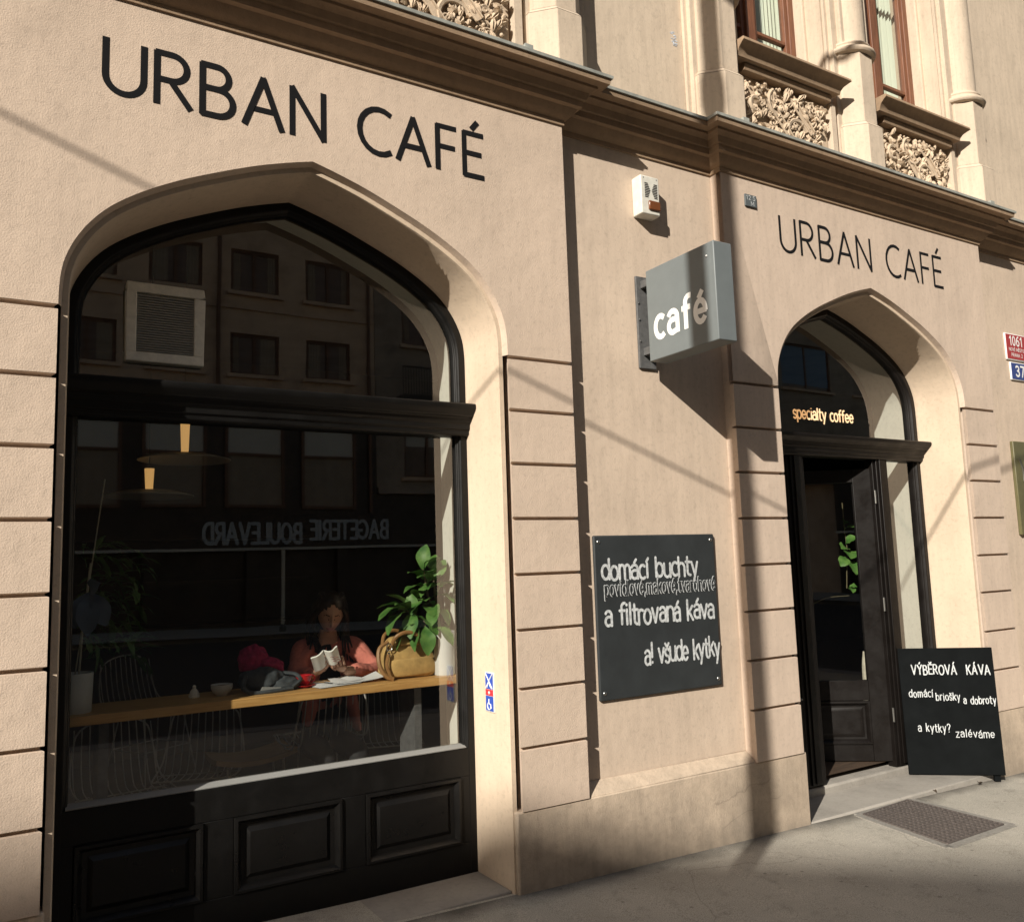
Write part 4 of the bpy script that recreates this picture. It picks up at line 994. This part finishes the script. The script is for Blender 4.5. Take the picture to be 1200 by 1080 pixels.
LV = [((2.06,.67,1.57),(-.05,-.2,1),.14,.042), ((2.06,.67,1.56),(.5,-.3,.8),.13,.04), ((2.06,.67,1.52),(-.7,-.3,.55),.13,.042), ((2.08,.68,1.47),(-.9,-.2,.2),.15,.045), ((2.08,.68,1.45),(.2,-.8,.5),.14,.046),
      ((2.07,.68,1.41),(-.75,-.5,-.05),.15,.048), ((2.09,.69,1.36),(-.2,-.9,.1),.15,.05), ((1.94,.62,1.36),(-1,-.2,.12),.19,.05), ((1.94,.62,1.35),(-.9,-.3,-.28),.18,.047), ((1.96,.63,1.35),(-.7,-.4,.6),.14,.042),
      ((1.98,.64,1.34),(-.5,-.7,-.5),.16,.045), ((2.02,.60,1.29),(-.7,-.3,-.7),.16,.043), ((2.02,.58,1.27),(-.1,-.6,-.8),.15,.045), ((2.14,.70,1.50),(.3,-.2,.9),.14,.042), ((2.14,.70,1.48),(.7,-.5,.2),.13,.045),
      ((2.13,.71,1.42),(.5,-.8,.1),.15,.046), ((2.12,.70,1.36),(.4,-.8,-.3),.15,.048), ((2.05,.64,1.30),(.1,-1,-.2),.14,.046), ((2.0,.65,1.33),(-.4,-.2,.9),.12,.038), ((2.1,.70,1.52),(-.3,-.7,.6),.13,.04), ((2.1,.68,1.31),(-.6,-.6,-.5),.15,.044),
      ((1.93,.62,1.36),(-.8,.3,.4),.15,.045), ((2.0,.62,1.31),(-.9,-.1,-.5),.20,.042), ((2.15,.72,1.55),(.1,.2,1),.12,.04)]
for k in range(16):
    LV.append((( 2.06 + r.uniform(-.10, .07), .64 + r.uniform(-.07, .05), r.uniform(1.26, 1.52)), (r.uniform(-1, .45), r.uniform(-.9, .1), r.uniform(-.4, .7)), r.uniform(.11, .17), r.uniform(.034, .046)))
for b, d, ln, wd in LV: plant_leaf(lf, b, d, (0, 0.15, 1) if abs(d[2]) < .85 else (-.6, -.7, .2), ln, wd)
lf.build('foliage', M_leaf, pr_, angle=80)
# white pot with a dim feathery plant
pl_ = thing('dim_pot_plant', 'tall dim plant on a cane in a large white pot at the counter end', 'plant', (.335, .62, 1.004))
pot(pl_, (.335, .62, 1.004), .062, .070, .172)
mb = MB(); mb.tube([(.345, .62, 1.16), (.36, .64, 1.42), (.385, .66, 1.66)], .0045, 6)
mb.tube([(.33, .63, 1.16), (.44, .70, 2.05)], .003, 6); mb.build('stem', speckle('pale_cane', (0.42, 0.38, 0.28), .2, 30.0, .7), pl_)
lf = MB(); r = random.Random(9)
for k in range(120):
    z = r.uniform(1.2, 1.75); an = r.uniform(-1.0, 1.6); b = (.38 + r.uniform(-.03, .22), .70 + r.uniform(0, .5), z)
    plant_leaf(lf, b, (math.cos(an), r.uniform(-.7, .7), r.uniform(-.5, .8)), (0, .2, 1), r.uniform(.07, .16), r.uniform(.008, .022), .5)
lf.build('foliage', M_leafd, pl_, angle=80)
lf = MB()
for d, ln, wd in (((-.35, -.3, -.7), .17, .05), ((.3, -.4, -.75), .17, .05), ((.1, -.8, .3), .10, .04), ((-.1, -.5, -.9), .2, .05)): plant_leaf(lf, (.385, .64, 1.53), d, (-.2, -.9, .3), ln, wd, .2)
lf.build('pale_leaf', mat('blue_grey_leaf', (0.10, 0.14, 0.20), 0.5), pl_, angle=80)
# crockery and papers on the counter
sb = thing('sugar_bowl', 'small white bowl on the counter beside the dark bag', 'bowl', (.975, .68, 1.004))
mb = MB(); mb.lathe([(0, 0), (.024, 0), (.026, .006), (.040, .016), (.050, .035), (.051, .054), (.048, .054), (.044, .034), (.030, .018), (0, .014)], (.975, .68, 1.004), 24); mb.build('body', M_pot, sb)
mb = MB(); mb.lathe([(.0465, .046), (0, .050)], (.975, .68, 1.004), 16); mb.build('filling', speckle('brown_sugar', (0.16, 0.08, 0.035), .3, 200.0, .9), sb)
gb = MB(); gb.lathe([(0, 0), (.024, 0), (.026, .008), (.018, .03), (.008, .042), (.009, .052), (.004, .058), (0, .059)], (.855, .72, 1.004), 18)
tag(gb.build('salt_cellar', M_vent, None), 'small cone shaped pale shaker standing by the white bowl', 'shaker')
M_cup = mat('red_glaze', (0.42, 0.012, 0.018), 0.15)
cu = thing('red_cup', 'glossy red coffee cup on its saucer in front of the reader', 'cup', (1.375, .66, 1.004))
mb = MB(); mb.lathe([(0, 0), (.03, 0), (.034, .004), (.056, .012), (.057, .015), (.03, .010), (0, .009)], (1.375, .66, 1.004), 24); mb.build('saucer', M_cup, cu)
mb = MB(); mb.lathe([(0, .010), (.022, .010), (.026, .016), (.038, .040), (.041, .062), (.038, .062), (.035, .040), (.02, .02), (0, .018)], (1.375, .66, 1.004), 24); mb.build('cup_body', M_cup, cu)
mb = MB(); mb.tube([(1.375 + .038 + .020*math.sin(t), .66, 1.045 - .018*math.cos(t)) for t in [math.pi*k/8 for k in range(9)]], .0045, 6); mb.build('handle', M_cup, cu)
pp = thing('loose_papers', 'spread of loose white papers under the reader and her book', 'papers', (1.62, .68, 1.004))
for k, (x, y, a, w_, h_) in enumerate(((1.52, .64, 12, .24, .17), (1.66, .68, -9, .26, .19), (1.60, .72, 25, .22, .16))):
    mb = MB(); Mx = Matrix.Translation((x, y, 1.0048 + .002*k)) @ Matrix.Rotation(R(a), 4, 'Z'); n = 8
    rows = [[Mx @ Vector((-w_/2 + w_*i/n, -h_/2 + h_*j/n, .004 + .010*math.sin(i*.8 + k)*(j/n) + .018*(i/n)**3*(k == 1))) for i in range(n+1)] for j in range(n+1)]
    mb.strip(rows); mb.strip([[p - Vector((0, 0, .001)) for p in rw] for rw in rows]); mb.build('sheet', mat('paper_white', (0.74, 0.75, 0.76), 0.8) if k == 0 else D.materials['paper_white'], pp, merge=False)
# lumps of cloth
def lump(mb, c, rad, seed, amp=.25, f=3.0, n=16, m=0, M=None):
    off = Vector((seed*7.1, seed*3.3, seed*1.7))
    def fn(p):
        k = 1 + amp * noise.noise(p * f + off) + amp*.5 * noise.noise(p * f * 2.7 + off) + amp * .5 * abs(noise.noise(Vector((p.x*1.2, p.y, p.z*f*1.6)) + off))
        q = p * k
        if q.z < -.62: q.z = -.62
        return q
    mb.ball(c, rad, n, m, M, fn)
M_bagd = speckle('grey_black_cloth', (0.045, 0.052, 0.058), 0.3, 30.0, 0.85, 0.002)
db = thing('dark_rucksack', 'slumped dark grey rucksack lying on the counter', 'bag', (1.19, .70, 1.004))
mb = MB(); lump(mb, (1.175, .70, 1.052), (.115, .09, .072), 3, .16, 2.2, 22); lump(mb, (1.27, .66, 1.028), (.085, .06, .04), 5, .2, 3.0, 18)
subsurf(mb.build('body', M_bagd, db, angle=180), 1)
mb = MB(); mb.tube(catmull([(1.08, .64, 1.09), (1.06, .60, 1.04), (1.10, .585, 1.012), (1.20, .58, 1.012), (1.30, .60, 1.014)], 5), .012, 6); mb.tube(catmull([(1.30, .60, 1.02), (1.345, .62, 1.05), (1.33, .66, 1.075), (1.27, .69, 1.085)], 5), .010, 6)
mb.build('strap', M_bagd, db)
mb = MB(); mb.prism([(0, 0), (.11, 0), (.11, .02), (.02, .03)], 'y', 0, .012); o = mb.build('trim', mat('pale_grey_trim', (0.25, 0.25, 0.24), .7), db); o.location = Vector((1.13, .588, 1.006)) - root_loc(db)
sc_ = MB(); lump(sc_, (1.14, .74, 1.15), (.075, .065, .078), 8, .22, 2.6, 20); lump(sc_, (1.215, .72, 1.125), (.085, .05, .042), 9, .25, 2.6, 18, M=Matrix.Rotation(R(22), 3, 'Y'))
tag(subsurf(sc_.build('crimson_scarf', speckle('crimson_knit', (0.27, 0.015, 0.065), .3, 60.0, .95, .003), None, angle=180), 1), 'crumpled crimson scarf heaped on top of the dark rucksack', 'scarf')
# tan handbag
M_suede = speckle('tan_suede', (0.46, 0.30, 0.11), 0.22, 25.0, 0.9, 0.001)
M_leath = speckle('brown_leather', (0.27, 0.14, 0.05), 0.2, 30.0, 0.45)
tb = thing('tan_handbag', 'tan suede handbag with two looped handles standing on the counter', 'handbag', (1.97, .66, 1.004))
def soft_box(mb, x0, x1, y0, y1, z0, z1, tx=.03, ty=.03, bulge=.02, n=6):
    rows = []
    for k in range(n + 1):
        t = k / n; ix = tx * t; iy = ty * t; bl = bulge * math.sin(math.pi * t)
        xa, xb, ya, yb_ = x0 + ix - bl, x1 - ix + bl, y0 + iy - bl, y1 - iy + bl; z = z0 + (z1 - z0) * t; c = .018
        rows.append([(xa + c, ya, z), ((xa+xb)/2, ya - .006, z), (xb - c, ya, z), (xb, ya + c, z), (xb, yb_ - c, z), (xb - c, yb_, z), (xa + c, yb_, z), (xa, yb_ - c, z), (xa, ya + c, z)])
    i = mb.strip(rows, close=True); mb.face(i[0][::-1]); mb.face(i[-1])
mb = MB(); soft_box(mb, 1.825, 2.10, .585, .735, 1.005, 1.195, .035, .04, .012); subsurf(mb.build('body', M_suede, tb, angle=180), 2)
mb = MB(); soft_box(mb, 1.845, 2.085, .574, .60, 1.015, 1.105, .008, .0, .006); subsurf(mb.build('front_pocket', M_suede, tb, angle=180), 2)
mb = MB(); soft_box(mb, 1.86, 2.075, .60, .72, 1.165, 1.212, .02, .03, .01); subsurf(mb.build('flap', M_suede, tb, angle=180), 2)
for y, t in ((.60, -.03), (.71, .02)):
    mb = MB(); mb.tube(catmull([(1.855, y, 1.16), (1.875, y + t, 1.215), (1.93, y + t*1.5, 1.235), (2.0, y + t*1.5, 1.205), (2.04, y + t, 1.165), (2.045, y - .006, 1.145)], 6), .010, 8); mb.build('handle', M_leath, tb)
mb = MB(); mb.tube([(1.845 + .014*math.cos(a), .585, 1.165 + .018*math.sin(a)) for a in [2*math.pi*k/12 for k in range(12)]], .003, 6, closed=True); mb.tube([(1.84, .583, 1.14), (1.845, .583, 1.12)], .006, 6); mb.build('ring', M_steel, tb)
mb = MB(); mb.tube(catmull([(1.845, .60, 1.19), (1.80, .60, 1.16), (1.79, .58, 1.09), (1.815, .56, 1.03), (1.85, .55, 1.012)], 6), .011, 6); mb.tube(catmull([(1.84, .585, 1.13), (1.825, .57, 1.08), (1.84, .56, 1.02)], 5), .008, 6); mb.build('strap', M_leath, tb)
tb.scale = (1.12, 1.0, 1.06); tb.location.x -= .015
# ------------------------------------------------------------------ wire chairs, stool and lamps
M_wire = speckle('pale_wire', (0.50, 0.49, 0.46), .12, 20.0, .45)
M_birch = wood('pale_stool_wood', (0.42, 0.27, 0.12), (0.55, 0.38, 0.19), 4.0, .5)
def wire_chair(label, x, y, rz, sc=1.0):
    c = thing('wire_chair', label, 'chair', (0, 0, 0), 'wire chairs behind the window')
    mb = MB(); T = lambda p: Vector(p)
    for k in range(11):
        u = -.2 + .04 * k
        mb.tube(catmull([(u*.9, -.20, .46), (u, -.05, .435), (u, .12, .43), (u*1.02, .20, .47), (u*1.0, .25, .60), (u*.95, .28, .78 - .25*abs(u)**1.2)], 4), .0032, 5)
    mb.tube(catmull([(-.2, -.2, .46), (-.22, .0, .45), (-.22, .2, .48), (-.2, .27, .62), (-.16, .285, .74), (0, .285, .785), (.16, .285, .74), (.2, .27, .62), (.22, .2, .48), (.22, 0, .45), (.2, -.2, .46)], 4), .005, 6)
    mb.tube([(-.2, -.2, .46), (.2, -.2, .46)], .005, 6); mb.tube([(-.22, .08, .432), (.22, .08, .432)], .004, 6)
    mb.build('seat', M_wire, c)
    for sx in (-1, 1):
        for sy in (-1, 1):
            q = MB(); q.tube([(sx*.15, sy*.12, .433), (sx*.20, sy*.20, 0)], .0055, 6); q.build('leg', M_wire, c)
    q = MB(); q.tube([(-.18, -.16, .2), (.18, -.16, .2), (.18, .16, .2), (-.18, .16, .2)], .0035, 5, closed=True); q.build('stretcher', M_wire, c)
    c.location = (x, y, .062); c.rotation_euler = (0, 0, R(rz)); c.scale = (sc,)*3
    return c
def dup(root, loc, rz, label, sc=1.0):
    r_ = root.copy(); COL.objects.link(r_); r_.location = loc; r_.rotation_euler = (0, 0, R(rz)); r_['label'] = label; r_.scale = (sc,)*3
    for ch in list(root.children):
        d = ch.copy(); COL.objects.link(d); d.parent = r_
        for g in ch.children: e = g.copy(); COL.objects.link(e); e.parent = d
    return r_
ch0 = wire_chair('wire chair with its seat under the white plant pot', .62, 1.15, 8)
dup(ch0, (1.0, 1.35, .062), -20, 'wire chair tucked in beside the wooden stool')
dup(ch0, (.85, 1.95, .40), 30, 'pale wire chair behind the counter seen above its far edge', .9)
dup(ch0, (2.15, 1.45, .062), -15, 'wire chair in the dark under the plant and handbag')
dup(ch0, (1.66, 1.30, .17), 180, 'wire chair the reading woman sits on')
st = thing('wooden_stool', 'low stool with a pale curved wooden seat on wire legs', 'stool', (1.28, 1.32, .06))
mb = MB(); n = 10
rows = [[(1.06 + .44*i/n, 1.17 + .30*j/n, .56 + .035*((i/n - .45)*2)**2 + .012*((j/n-.5)*2)**2) for i in range(n+1)] for j in range(n+1)]
mb.strip(rows); mb.strip([[Vector(p) - Vector((0, 0, .028)) for p in rw] for rw in rows])
mb.strip([rows[0], [Vector(p) - Vector((0, 0, .028)) for p in rows[0]]]); mb.strip([rows[-1], [Vector(p) - Vector((0, 0, .028)) for p in rows[-1]]])
for e in (0, -1): mb.strip([[rw[e] for rw in rows], [Vector(rw[e]) - Vector((0, 0, .028)) for rw in rows]])
mb.build('seat', M_birch, st, angle=50)
for sx in (1.13, 1.43):
    for sy in (1.21, 1.43):
        q = MB(); q.tube([(sx, sy, .545), (sx + (sx - 1.28)*.35, sy + (sy - 1.32)*.3, .062)], .006, 6); q.build('leg', M_wire, st)
M_lamp = mat('glowing_lamp_wood', (0.75, 0.45, 0.18), 0.5, emit=(1.0, 0.55, 0.18), estr=0.42)
M_shade = mat('pale_lamp_shade', (0.62, 0.60, 0.54), 0.6)
def pend(label, x, y, z0, z1, rd):
    t = thing('pendant_lamp', label, 'lamp', (x, y, z0), 'pendant lamps in the cafe')
    mb = MB(); mb.tube([(x, y, z1), (x, y, z0)], [.034, .026], 12); mb.build('stem', M_lamp, t)
    mb = MB(); mb.tube([(x, y, 4.05), (x, y, z1)], .004, 6); mb.build('cord', M_dark, t)
    mb = MB(); mb.lathe([(.02, 0), (rd*.6, -.012), (rd, -.045), (rd, -.052), (rd*.6, -.022), (.02, -.008)], (x, y, z0), 32); mb.build('lamp_shade', M_shade, t)
pend('pendant lamp with a glowing tapered stem, the higher and longer of the two', 1.21, 3.0, 2.49, 2.72, .33)
pend('pendant lamp with a glowing tapered stem, the lower and shorter of the two', .965, 3.0, 2.215, 2.37, .31)
# back of the room
bk = thing('bar_shelf', 'dim bar shelf unit across the back of the cafe', 'shelf unit', (1.5, 4.4, .06))
mb = MB(); mb.box(.2, 2.9, 4.3, 4.7, .06, 1.1); mb.box(.2, 2.9, 4.25, 4.72, 1.1, 1.14); mb.build('counter', mat('dark_bar_wood', (0.06, 0.04, 0.025), .5), bk, smooth=False)
for z in (1.5, 1.9):
    mb = MB(); mb.box(.4, 2.7, 4.55, 4.7, z, z + .03); mb.build('shelf', D.materials['dark_bar_wood'], bk, smooth=False)
# plant, stick and rail seen through the door glass
hp = thing('trailing_plant', 'trailing green plant hanging behind the glass of the door', 'plant', (6.12, .83, 1.3))
mb = MB(); mb.tube(catmull([(6.03, .94, 2.0), (6.02, .93, 1.8), (6.02, .92, 1.62), (6.0, .92, 1.47), (5.98, .92, 1.3)], 6), .004, 6); mb.tube(catmull([(6.0, .92, 1.24), (5.75, .95, 1.23), (5.5, .98, 1.15)], 6), .003, 5); mb.build('stem', M_stem, hp)
lf = MB()
for z, d, ln, wd in ((1.62, (-.9, -.4, .2), .11, .05), (1.60, (-.5, -.8, -.3), .13, .06), (1.58, (.3, -.9, -.2), .13, .055), (1.55, (-.8, -.2, -.4), .12, .05), (1.53, (-.1, -.8, -.7), .15, .06), (1.66, (.2, -.7, .6), .10, .045), (1.78, (.1, -.8, .3), .09, .035), (1.82, (-.4, -.6, .4), .08, .03), (1.30, (-.3, -.8, -.3), .07, .032), (1.31, (.4, -.7, .1), .06, .03)):
    plant_leaf(lf, (6.01, .92, z), d, (-.1, -.7, .8), ln, wd, .2)
lf.build('foliage', M_leaf, hp, angle=80)
dw = thing('pale_driftwood', 'pale upright piece of driftwood standing inside the door glass', 'ornament', (6.16, .84, .062))
mb = MB(); mb.tube(catmull([(6.16, .93, .065), (6.14, .93, .3), (6.16, .94, .5), (6.145, .93, .66), (6.155, .925, .78)], 5), [.04 - .001*k for k in range(21)], 10); mb.build('stem', speckle('bleached_wood', (0.50, 0.46, 0.38), .2, 20.0, .8, .002), dw)
# ------------------------------------------------------------------ the reading woman
def skin_mesh(nodes, edges, sub=2, root=None):
    names = list(nodes); me = D.meshes.new('tmp')
    me.from_pydata([nodes[n][0] for n in names], [(names.index(a), names.index(b)) for a, b in edges], [])
    o = D.objects.new('tmp', me); COL.objects.link(o)
    m = o.modifiers.new('s', 'SKIN'); m.use_smooth_shade = True; m.branch_smoothing = .6
    for i, n in enumerate(names):
        rr = nodes[n][1]; rr = rr if isinstance(rr, tuple) else (rr, rr)
        me.skin_vertices[0].data[i].radius = rr; me.skin_vertices[0].data[i].use_root = (n == (root or names[0]))
    s = o.modifiers.new('u', 'SUBSURF'); s.levels = sub; s.render_levels = sub
    dg = bpy.context.evaluated_depsgraph_get(); dg.update(); ev = o.evaluated_get(dg); em = ev.to_mesh()
    vs = [v.co.copy() for v in em.vertices]; fs = [tuple(p.vertices) for p in em.polygons]
    ev.to_mesh_clear(); D.objects.remove(o); D.meshes.remove(me); return vs, fs
def put(mb, vf, m=0):
    vs, fs = vf; b = len(mb.v)
    for v in vs: mb.v.append(tuple(v))
    for f in fs: mb.face([b + i for i in f], m(sum((vs[i] for i in f), Vector()) / len(f)) if callable(m) else m)
M_skin = speckle('skin', (0.46, 0.27, 0.19), .08, 20.0, .5)
M_hair = speckle('dark_brown_hair', (0.018, 0.011, 0.008), .4, 50.0, .45, stretch=(6, 6, .6))
M_coral = speckle('coral_knit', (0.58, 0.19, 0.145), .16, 50.0, .95, .002, stretch=(1, 1, .4))
M_cloth = mat('black_top', (0.014, 0.014, 0.016), .85)
M_lip = mat('lip', (0.30, 0.10, 0.09), .5); M_eye = mat('eye', (0.05, 0.028, 0.022), .6)
wm = thing('person', 'woman in a coral cardigan reading a small book at the window counter', 'person', (1.64, 1.18, .17))
J = {'pelvis': ((1.68, 1.33, .66), (.15, .11)), 'waist': ((1.68, 1.30, .84), (.125, .09)), 'chest': ((1.68, 1.24, 1.03), (.14, .10)), 'collar': ((1.677, 1.195, 1.155), (.085, .065)), 'neck': ((1.672, 1.15, 1.225), .047), 'nape': ((1.668, 1.115, 1.285), .05),
     'shl': ((1.525, 1.20, 1.165), .056), 'ell': ((1.455, 1.045, 1.015), .041), 'wrl': ((1.505, .865, 1.045), .026),
     'shr': ((1.835, 1.15, 1.165), .056), 'elr': ((1.905, .975, 1.005), .041), 'wrr': ((1.655, .845, 1.050), .026),
     'hipl': ((1.60, 1.30, .62), .085), 'knl': ((1.585, .93, .60), .062), 'anl': ((1.60, 1.00, .20), .04), 'tol': ((1.60, .88, .16), .032),
     'hipr': ((1.76, 1.30, .62), .085), 'knr': ((1.775, .93, .60), .062), 'anr': ((1.75, 1.02, .20), .04), 'tor': ((1.75, .90, .16), .032)}
E_ = [('pelvis','waist'),('waist','chest'),('chest','collar'),('collar','neck'),('neck','nape'),('collar','shl'),('shl','ell'),('ell','wrl'),('collar','shr'),('shr','elr'),('elr','wrr'),
      ('pelvis','hipl'),('hipl','knl'),('knl','anl'),('anl','tol'),('pelvis','hipr'),('hipr','knr'),('knr','anr'),('anr','tor')]
body = MB()
put(body, skin_mesh(J, E_, 2), lambda c: 4 if abs(c.x - 1.677) > .105 and c.z > .97 and c.y > .875 else 0 if (c.z > 1.175 and abs(c.x - 1.672) < .07) or c.y < .90 and c.z > .98 else 1)
def hand(mb, wrist, fwd, up, side):
    """palm with five unequal curled fingers; the thumb leaves the palm's side"""
    f = Vector(fwd).normalized(); s = (f.cross(Vector(up))).normalized() * side; u = s.cross(f).normalized() * side
    W = Vector(wrist); nodes = {'w': (W, .024), 'p': (W + f*.040, (.034, .016)), 'k': (W + f*.072, (.036, .013))}; ed = [('w','p'),('p','k')]
    put(mb, skin_mesh({k: (tuple(v[0]), v[1]) for k, v in nodes.items()}, ed, 1), 0)
    for i, (o, ln, cu_) in enumerate(((-.027, .066, .9), (-.009, .078, .8), (.009, .074, .85), (.026, .056, 1.0))):
        b = W + f*.068 + s*o; pts = [b]; a = .25; d = ln / 3
        for k in range(3):
            pts.append(pts[-1] + (f*math.cos(a) + u*math.sin(a)) * d); a += cu_ * .55
        nd = {str(k): (tuple(p), .0088 - .0009*k) for k, p in enumerate(pts)}
        put(mb, skin_mesh(nd, [('0','1'),('1','2'),('2','3')], 1), 0)
    b = W + f*.022 - s*.026; pts = [b, b + (f*.6 - s*.6 + u*.4)*.03, b + (f*.9 - s*.65 + u*.75)*.052, b + (f*1.2 - s*.5 + u*1.0)*.064]
    put(mb, skin_mesh({str(k): (tuple(p), .0105 - .001*k) for k, p in enumerate(pts)}, [('0','1'),('1','2'),('2','3')], 1), 0)
hand(body, (1.507, .858, 1.047), (.10, -.72, .42), (0, .4, 1), 1)
hand(body, (1.648, .842, 1.052), (-.45, -.66, .42), (0, .4, 1), -1)
# head, bowed over the book
MH = Matrix.Translation((1.662, 1.068, 1.352)) @ Matrix.Rotation(R(-12), 4, 'Z') @ Matrix.Rotation(R(5), 4, 'Y') @ Matrix.Rotation(R(31), 4, 'X')
def g(p, c, s): return math.exp(-sum(((a - b)/s_)**2 for a, b, s_ in zip(p, c, s if isinstance(s, tuple) else (s,)*3)))
def headfn(p):
    q = Vector(p); x, y, z = p
    fr = max(0, -y)
    q.x *= 1 - .30 * max(0, -z - .1)**1.1 ; q.x *= 1 - .10 * fr
    if z < 0: q.y *= 1 + (.16 * z if y > 0 else -.02 * z)
    if y < 0: q.y *= .93
    q.y -= .30 * g(p, (0, -.98, -.16), (.13, .5, .13)) + .20 * g(p, (0, -1, .06), (.09, .5, .22))
    q.y -= .07 * g(p, (0, -.85, -.62), (.28, .5, .10)) + .10 * g(p, (0, -.6, -.92), (.3, .4, .2)) + .06 * g(p, (0, -.95, .30), (.6, .6, .10))
    for s in (-1, 1):
        q.y += .055 * g(p, (s*.36, -.9, .07), (.20, .4, .12)); q.y -= .03 * g(p, (s*.36, -.9, .02), (.12, .4, .06))
        q.y -= .05 * g(p, (s*.45, -.8, -.22), (.2, .4, .18))
    q.y += .05 * g(p, (0, -.9, -.48), (.25, .4, .04))
    return q
hb = MB(); hb.ball((0, 0, 0), (.074, .094, .118), 44, 0, None, headfn)
def hm(c):
    x, y, z = c.x/.074, c.y/.094, c.z/.118
    if y < -.5 and abs(x) < .27 and abs(z + .52) < .055 - .1*x*x: return 2
    if y < -.5 and abs(abs(x) - .37) < .15 and abs(z + .005 - (abs(x)-.37)**2*2.0) < .020: return 3
    if y < -.45 and abs(abs(x) - .38) < .20 and abs(z - .25 + (abs(x)-.34)**2*1.2) < .026: return 3
    return 0
vs = [MH @ Vector(v) for v in hb.v]; base = len(body.v)
for v in vs: body.v.append(tuple(v))
for f in hb.f: body.face([base + i for i in f], hm(sum((Vector(hb.v[i]) for i in f), Vector()) / len(f)))
for s in (-1, 1):
    e = MB(); e.ball((0, 0, 0), (.008, .016, .028), 8); base = len(body.v)
    for v in e.v: body.v.append(tuple(MH @ (Vector(v) + Vector((s*.071, .012, -.002)))))
    for f in e.f: body.face([base + i for i in f], 0)
body.build('body', [M_skin, M_cloth, M_lip, M_eye, M_coral], wm, angle=180)
# hair: close cap with long locks to the shoulders
hr = MB()
def hfn(p):
    q = Vector(p)
    if p.y < -.20 and p.z < .74 - .55*abs(p.x)**1.5: q = q * .80
    return q * (1 + .03 * noise.noise(p * 5))
hr.ball((0, 0, 0), (.084, .104, .124), 20, 0, None, hfn); hv = [tuple(MH @ Vector(v) ) for v in hr.v]; hr.v = hv
r = random.Random(4)
for k in range(110):
    s = -1 if k % 2 else 1
    a = R(r.uniform(2, 88)); top = MH @ Vector((s*.055*math.sin(a) + r.uniform(-.01, .01), -.055 + .13*(a/1.55) , .085 + .02*math.cos(a)))
    mid = MH @ Vector((s*(.080 + r.uniform(0, .012)), -.035 + .10*(a/1.55), .0))
    low = MH @ Vector((s*(.085 + r.uniform(-.008, .03)), .0 + .07*(a/1.55), -.11))
    end = Vector((1.672 + s*(.070 + r.uniform(-.01, .055)), 1.10 + r.uniform(-.03, .10), (1.17 if s < 0 else 1.09) + r.uniform(-.03, .05)))
    hr.tube(catmull([top, mid, low, end], 4), [.010, .012, .013, .013, .013, .013, .013, .012, .011, .010, .008, .006, .004], 5)
hr.build('hair', M_hair, wm, angle=180)
CJ = {'bk': ((1.68, 1.30, .74), (.165, .085)), 'bm': ((1.68, 1.29, .92), (.150, .080)), 'bt': ((1.68, 1.24, 1.135), (.150, .082)), 'nk': ((1.68, 1.235, 1.20), (.07, .045)), 'shl': ((1.525, 1.19, 1.162), .070), 'ell': ((1.455, 1.045, 1.015), .055), 'wrl': ((1.500, .905, 1.040), .040),
      'shr': ((1.835, 1.14, 1.162), .070), 'elr': ((1.905, .975, 1.005), .055), 'wrr': ((1.70, .868, 1.046), .040),
      'fl0': ((1.575, 1.15, 1.13), (.05, .045)), 'fl': ((1.575, 1.145, 1.02), (.060, .05)), 'fl2': ((1.56, 1.15, .80), (.06, .04)), 'fr0': ((1.785, 1.15, 1.13), (.055, .045)), 'fr': ((1.79, 1.145, 1.02), (.065, .05)), 'fr2': ((1.82, 1.14, .78), (.058, .035)), 'fr3': ((1.845, 1.12, .665), (.045, .022)), 'fl3': ((1.55, 1.14, .72), (.05, .025))}
CE = [('bt','nk'),('bk','bm'),('bm','bt'),('bt','shl'),('shl','ell'),('ell','wrl'),('bt','shr'),('shr','elr'),('elr','wrr'),('shl','fl0'),('fl0','fl'),('fl','fl2'),('fl2','fl3'),('shr','fr0'),('fr0','fr'),('fr','fr2'),('fr2','fr3')]
cd = MB(); put(cd, skin_mesh(CJ, CE, 3), 0)
for i, v in enumerate(cd.v):
    p = Vector(v); d = .007 * noise.noise(Vector((p.x*16, p.y*16, p.z*9))) + .004 * noise.noise(p*45)
    cd.v[i] = (p.x + d, p.y - d, p.z + d*.5)
cd.build('cardigan', M_coral, wm, angle=180)
# the book in her hands
bkx = thing('open_book', 'small white open paperback held up in both hands', 'book', (1.525, .745, 1.13))
M_page = mat('book_page', (0.78, 0.77, 0.72), .8); M_ink = mat('red_brown_ink', (0.35, 0.12, 0.10), .8)
MBK = Matrix.Translation((1.525, .760, 1.135)) @ Matrix.Rotation(R(-14), 4, 'Z') @ Matrix.Rotation(R(-18), 4, 'Y') @ Matrix.Rotation(R(38), 4, 'X')
for s in (-1, 1):
    mb = MB(); n = 8; rows = []
    for zz in (-.050, .050):
        rows.append([MBK @ Vector((s*(.002 + .070*k/n), -.020*math.sin(math.pi*min(1, k/n*1.2)*.8)*(1.6 if s > 0 else .8) + .012*s*(k/n), zz)) for k in range(n+1)])
    nrm = (MBK.to_3x3() @ Vector((0, 1, 0))) * .009
    mb.strip(rows); back = [[p + nrm for p in rw] for rw in rows]; mb.strip(back)
    for a, b in zip(rows, back): mb.strip([a, b])
    mb.strip([[rw[-1] for rw in rows], [rw[-1] for rw in back]]); mb.build('page_block', M_page, bkx, angle=50)
mb = MB()
for k in range(3):
    c = [MBK @ Vector((.022 + .04*t + .004*k, -.0345 + .008*t, .024 - .018*k - .03*t + .004*math.sin(9*t))) for t in [i/6 for i in range(7)]]; mb.tube(c, .0016, 5)
mb.build('print', M_ink, bkx)

# she leans in close to the counter
for o in (wm, bkx):
    for c in o.children: c.location = Vector(c.location) + Vector((-.020, -.055, .003))
bkx.location = Vector(bkx.location) ; wm.location = Vector(wm.location)
